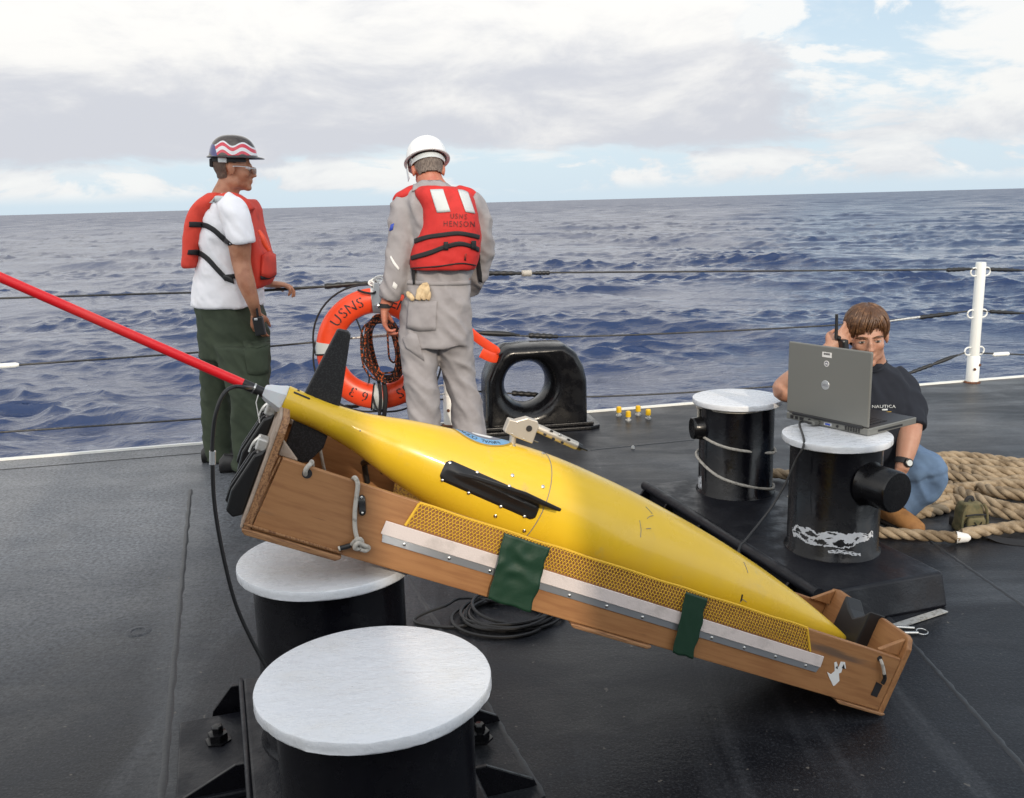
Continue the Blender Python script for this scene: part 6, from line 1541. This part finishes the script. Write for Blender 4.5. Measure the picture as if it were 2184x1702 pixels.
    # gloves tucked in the back pocket
    g0 = surface_px(CT, 897, 640, .012); g = thing('work_gloves', 'pair of pale leather work gloves stuffed in the back pocket of the grey coveralls', 'gloves', g0)
    q = lambda x, y, o=.014: surface_px(CT, x, y, o)
    for pts in ([(893, 641, .016), (898, 630, .022), (904, 617, .024), (910, 607, .018), (914, 606, .012)], [(902, 641, .016), (909, 628, .020), (914, 614, .018), (913, 606, .010)], [(886, 641, .012), (882, 634, .017), (876, 628, .015), (870, 624, .009)], [(912, 641, .012), (917, 630, .013), (916, 620, .010)]):
        b = MB(); limb3(b, [(q(x, y, r), r) for x, y, r in pts], 5, 12, flat=(1, .6)); part('glove', remesh(b, .005, 2, lambda p: .004 * noise.noise(Vector(p * 60))), M['glove'], g, angle=90)
man_two()

# ---- the man squatting behind the laptop with a radio at his ear
def man_three():
    base = atz(1850, 1100) ; t = thing('person', 'young man in a navy shirt and jeans squatting behind the laptop, radio at his ear', 'person', base)
    Yh = 3.90; Yt = 4.02
    ax = head_axes(rad(192), rad(-7), rad(-4)); hc = aty(1849, 718, Yh)
    body = MB(); head(body, hc, ax, 1.0)
    limb(body, [(1852, 735, Yh + .03, .058), (1856, 765, Yh + .08, .060), (1858, 790, Yt, .075)])
    stack(body, [(785, 1815, 1895, Yt, .09), (810, 1772, 1920, Yt, .12), (860, 1770, 1930, Yt, .125), (940, 1775, 1930, Yt, .12), (1000, 1770, 1920, Yt + .05, .13), (1030, 1780, 1910, Yt + .1, .13)])
    # his left arm (right in the picture), hanging to the knee
    limb(body, [(1912, 822, 4.0, .060), (1934, 865, 3.96, .054), (1940, 905, 3.90, .052), (1938, 935, 3.86, .047), (1932, 965, 3.83, .040), (1926, 990, 3.81, .031), (1922, 1003, 3.80, .028)])
    hand(body, aty(1922, 1001, 3.80), nz([-.25, .05, -1]), np.array([-0.3, 0.9, -.1]), np.array([-1, -.2, 0]), 0.95, (0.4, 0.5, 0.4), 0.08, 0.4, .0085)
    # his right arm: elbow on the far bitt, hand with the radio at the ear
    el = aty(1672, 834, 3.98)
    limb3(body, [(aty(1776, 815, Yt), .058), (aty(1720, 835, Yt - .03), .052), (el, .046), (el + np.array([.01, 0, .03]), .045), (aty(1712, 795, 3.93), .044), (aty(1752, 758, 3.88), .034), (aty(1768, 745, 3.86), .029)])
    hw = aty(1766, 747, 3.86)
    hand(body, hw, nz([.75, .05, .62]), np.array([.35, .85, -.3]), np.array([-.5, .1, .75]), 0.95, (0.45, 0.75, 0.5), 0.10, 0.7, .0085)
    # legs under the jeans
    limb(body, [(1880, 985, 4.10, .08), (1950, 998, 4.04, .06), (1976, 1012, 4.0, .045), (1950, 1053, 4.03, .036), (1911, 1095, 4.02, .036)])
    limb(body, [(1810, 1015, Yt + .08, .08), (1740, 1000, 3.95, .075), (1725, 1025, 3.9, .06), (1750, 1070, 3.98, .05), (1770, 1110, 4.05, .045)])
    bm = remesh(body, .0058, 2); part('body', bm, M['skin'], t, angle=90)
    # face
    for sx in (-1, 1):
        e = hc + np.array([sx * .031, .082, .002]) @ ax; b = MB(); b.ball(e, (.0135, .009, .0065), ax, 14, 10); ey = part('eye', b, M['eye'], t)
        b = MB(); b.ball(e + np.array([0, .0075, 0]) @ ax, (.0055, .003, .0055), ax, 10, 8); part('iris', b, M['iris'], ey)
        P = [hc + np.array([sx * x, y, z]) @ ax for x, y, z in ((.012, .098, .019), (.028, .094, .0235), (.045, .080, .0205), (.054, .070, .014))]
        part('eyebrow', MB().tube(spline(P, 4), [.0026] * 2 + [.0036] * 9 + [.002] * 2 if len(spline(P, 4)) == 13 else .003, 6), M['hair_brown'], t)
        P = [hc + np.array([sx * x, y, z]) @ ax for x, y, z in ((.017, .089, .007), (.031, .091, .0095), (.045, .084, .006))]
        part('eyelid', MB().tube(spline(P, 4), .0028, 6), M['skin'], t)
    # hair: a mop of overlapping locks
    b = MB(); b.ball(hc + np.array([0, -.020, .048]) @ ax, (.088, .105, .090), ax, 28, 18); b.ball(hc + np.array([0, -.05, .0]) @ ax, (.082, .070, .07), ax, 20, 12)
    hm = remesh(b, .006, 1); v = hm.verts(); L = (v - hc) @ ax.T
    ok = ~((L[:, 1] > .02) & (L[:, 2] < .066)) & ~((np.abs(L[:, 0]) > .060) & (L[:, 1] > -.03) & (L[:, 2] < .03)) & (L[:, 2] > -.06)
    hs = MB().add(v, [q for q in hm.f if all(ok[i] for i in q)])
    rng = np.random.RandomState(6); hC = np.array([0, -.018, .042]); hR = np.array([.083, .101, .090])
    for k in range(620):
        ph = rng.uniform(-math.pi, math.pi); af = abs(ph); lay = rng.rand()
        zt = np.interp(ph, [-3.15, -2.2, -1.7, -1.25, -.95, -.6, -.3, 0, .3, .7, .95, 1.25, 1.7, 2.2, 3.15], [-.078, -.07, -.03, -.012, .014, .044, .062, .050, .034, .026, .012, -.012, -.03, -.07, -.078]) + rng.normal(0, .010)
        th1 = math.acos(max(-.99, min(.99, (zt - hC[2]) / hR[2]))); th0 = rng.uniform(.05, .55); swp = (.42 * math.cos(ph / 2) ** 2) * (1 if ph > -.45 else -1) + rng.normal(0, .10)
        path = []
        for q in np.linspace(0, 1, 11):
            th_ = th0 + (th1 - th0) * q; pp_ = ph - swp * (1 - q) ** 1.4 if af < 1.4 else ph + .15 * math.sin(3 * q + k); bul = .955 + .10 * lay + .055 * math.sin(math.pi * min(1, q * 1.1)) + .010 * math.sin(9 * q + k)
            path.append(hc + (hC + hR * np.array([math.sin(pp_) * math.sin(th_), math.cos(pp_) * math.sin(th_), math.cos(th_)]) * bul) @ ax)
        hs.tube(path, [.0042 * (1 - .75 * q ** 2.5) for q in np.linspace(0, 1, 11)], 5)
    part('hair', hs, M['hair_brown'], t, angle=90)
    # shirt
    b = MB(); stack(b, [(768, 1828, 1888, Yt - .02, .075), (782, 1808, 1902, Yt, .11), (800, 1775, 1928, Yt, .135), (835, 1760, 1945, Yt, .15), (880, 1757, 1950, Yt, .155), (930, 1762, 1945, Yt, .155), (980, 1765, 1935, Yt + .03, .16), (1010, 1768, 1925, Yt + .06, .16)])
    limb(b, [(1895, 802, Yt, .068), (1916, 826, 4.0, .076), (1934, 862, 3.96, .076), (1941, 892, 3.92, .076), (1941, 910, 3.90, .074)])
    limb(b, [(1795, 800, Yt, .070), (1760, 822, Yt - .01, .080), (1722, 835, Yt - .03, .072), (1703, 836, Yt - .035, .064)])
    sm = remesh(b, .008, 3, creases(8, 3.5, .012, 3.3, 0.7)); part('shirt', sm, M['navy'], t, angle=90); ST = bvh(sm)
    part('neckband', MB().tube(spline([surface_px(ST, x, y, .004) if surface_px(ST, x, y, .004) is not None else aty(x, y, Yt - .1) for x, y in ((1826, 776), (1840, 790), (1860, 794), (1880, 786), (1889, 772))], 5), .006, 8), M['navy'], t)
    drape_text('lettering', ST, t, M['reflect'], 'NAUTICA', 1884, 867, 6.2, 0.0, .004, 1.05, 1.25)
    drape('print', ST, t, M['reflect'], ([(1880, 872), (1892, 872)], [(1880, 875.5), (1892, 875.5)]), .004, 4, 1, .0006); drape('print', ST, t, M['gold'], ([(1872, 877.5), (1900, 877.5)], [(1872, 879), (1900, 879)]), .004, 6, 1, .0006)
    # jeans
    b = MB(); stack(b, [(985, 1775, 1925, Yt + .06, .16), (1010, 1770, 1930, Yt + .08, .17), (1040, 1780, 1920, Yt + .1, .16)])
    limb(b, [(1870, 990, 4.14, .10), (1915, 988, 4.08, .102), (1955, 995, 4.02, .098), (1982, 1005, 3.98, .078), (1988, 1014, 3.97, .066)])
    limb(b, [(1980, 1008, 3.98, .070), (1986, 1022, 3.985, .068), (1966, 1043, 3.995, .072), (1942, 1063, 4.005, .068), (1919, 1085, 4.01, .058), (1910, 1099, 4.01, .054)])
    limb(b, [(1820, 1005, Yt + .05, .105), (1770, 992, 4.0, .106), (1738, 1000, 3.96, .095), (1728, 1022, 3.95, .080), (1745, 1055, 4.0, .076), (1765, 1095, 4.06, .062)])
    jm = remesh(b, .008, 3, creases(7, 4.0, .014, 7.7, 0.6)); part('jeans', jm, M['jeans'], t, angle=90)
    for x, y, Y, yaw in ((1900, 1108, 3.97, 158), (1760, 1108, 4.10, 190)):
        o = aty(x, y, Y); o[2] = 0; f = np.array([math.sin(rad(yaw)), math.cos(rad(yaw)), 0]); s_ = np.array([f[1], -f[0], 0]); b = MB(); rg = []
        for d, w, h in ((-.085, .034, .10), (-.05, .043, .135), (0, .044, .13), (.05, .047, .09), (.11, .050, .072), (.155, .042, .055), (.178, .02, .03)):
            a = np.linspace(0, 2 * np.pi, 18, endpoint=False); rg.append(o + f * d + np.outer(np.cos(a), s_) * w + np.outer(0.5 + 0.5 * np.sin(a), ZUP) * h)
        b.loft(rg); bo = part('boot', b, M['boot_tan'], t)
        b = MB(); b.tube([o + f * d + ZUP * .012 for d in np.linspace(-.088, .16, 8)], [.036, .044, .045, .047, .050, .050, .045, .03], 14, flat=(0.3, 1.03), ref=(0, 0, 1)); part('sole', b, M['boot_black'], bo)
        for k in range(3): part('lace', MB().tube(spline([o + f * (.035 + .018 * k) + s_ * x + ZUP * z for x, z in ((-.03, .09 - .012 * k), (0, .108 - .014 * k), (.03, .09 - .012 * k))], 4), .003, 6), M['strap'], bo)
    w = aty(1927, 985, 3.813); d = nz(aty(1932, 965, 3.83) - aty(1922, 1003, 3.80))
    b = MB(); b.tube([w + d * .012, w - d * .012], .0365, 20); wa = part('watch_strap', b, M['strap'], t)
    b = MB(); b.lathe([(.020, 0), (.019, .009), (.016, .011), (0, .011)], w + np.array([.006, -.032, .004]), [.25, -1, .25], 20); wc = part('watch_case', b, M['black_plastic'], wa)
    b = MB(); b.lathe([(.013, .0115), (0, .012)], w + np.array([.006, -.032, .004]), [.25, -1, .25], 16); part('watch_face', b, M['reflect'], wc)
    # radio handset
    c = aty(1799, 750, 3.84); r_ = thing('radio_handset', 'black handset with a tall aerial held to the ear of the squatting man', 'radio', c - ZUP * .07)
    A = np.array([nz([.9, .3, .12]), nz([-.3, .95, 0]), nz([-.12, 0, .99])]); b = MB(); b.box(c, (.028, .046, .105), A); part('handset_case', b, M['black_plastic'], r_, smooth=False, bevel=.007)
    b = MB(); b.tube([aty(1783, 722, 3.84), aty(1784, 700, 3.84), aty(1784.5, 670, 3.84)], [.0075, .0068, .0062], 12); part('aerial', b, M['black_rubber'], r_)
    b = MB(); b.tube([aty(1790, 722, 3.85), aty(1784, 720, 3.845)], .011, 10); part('aerial_base', b, M['black_plastic'], r_)
man_three()
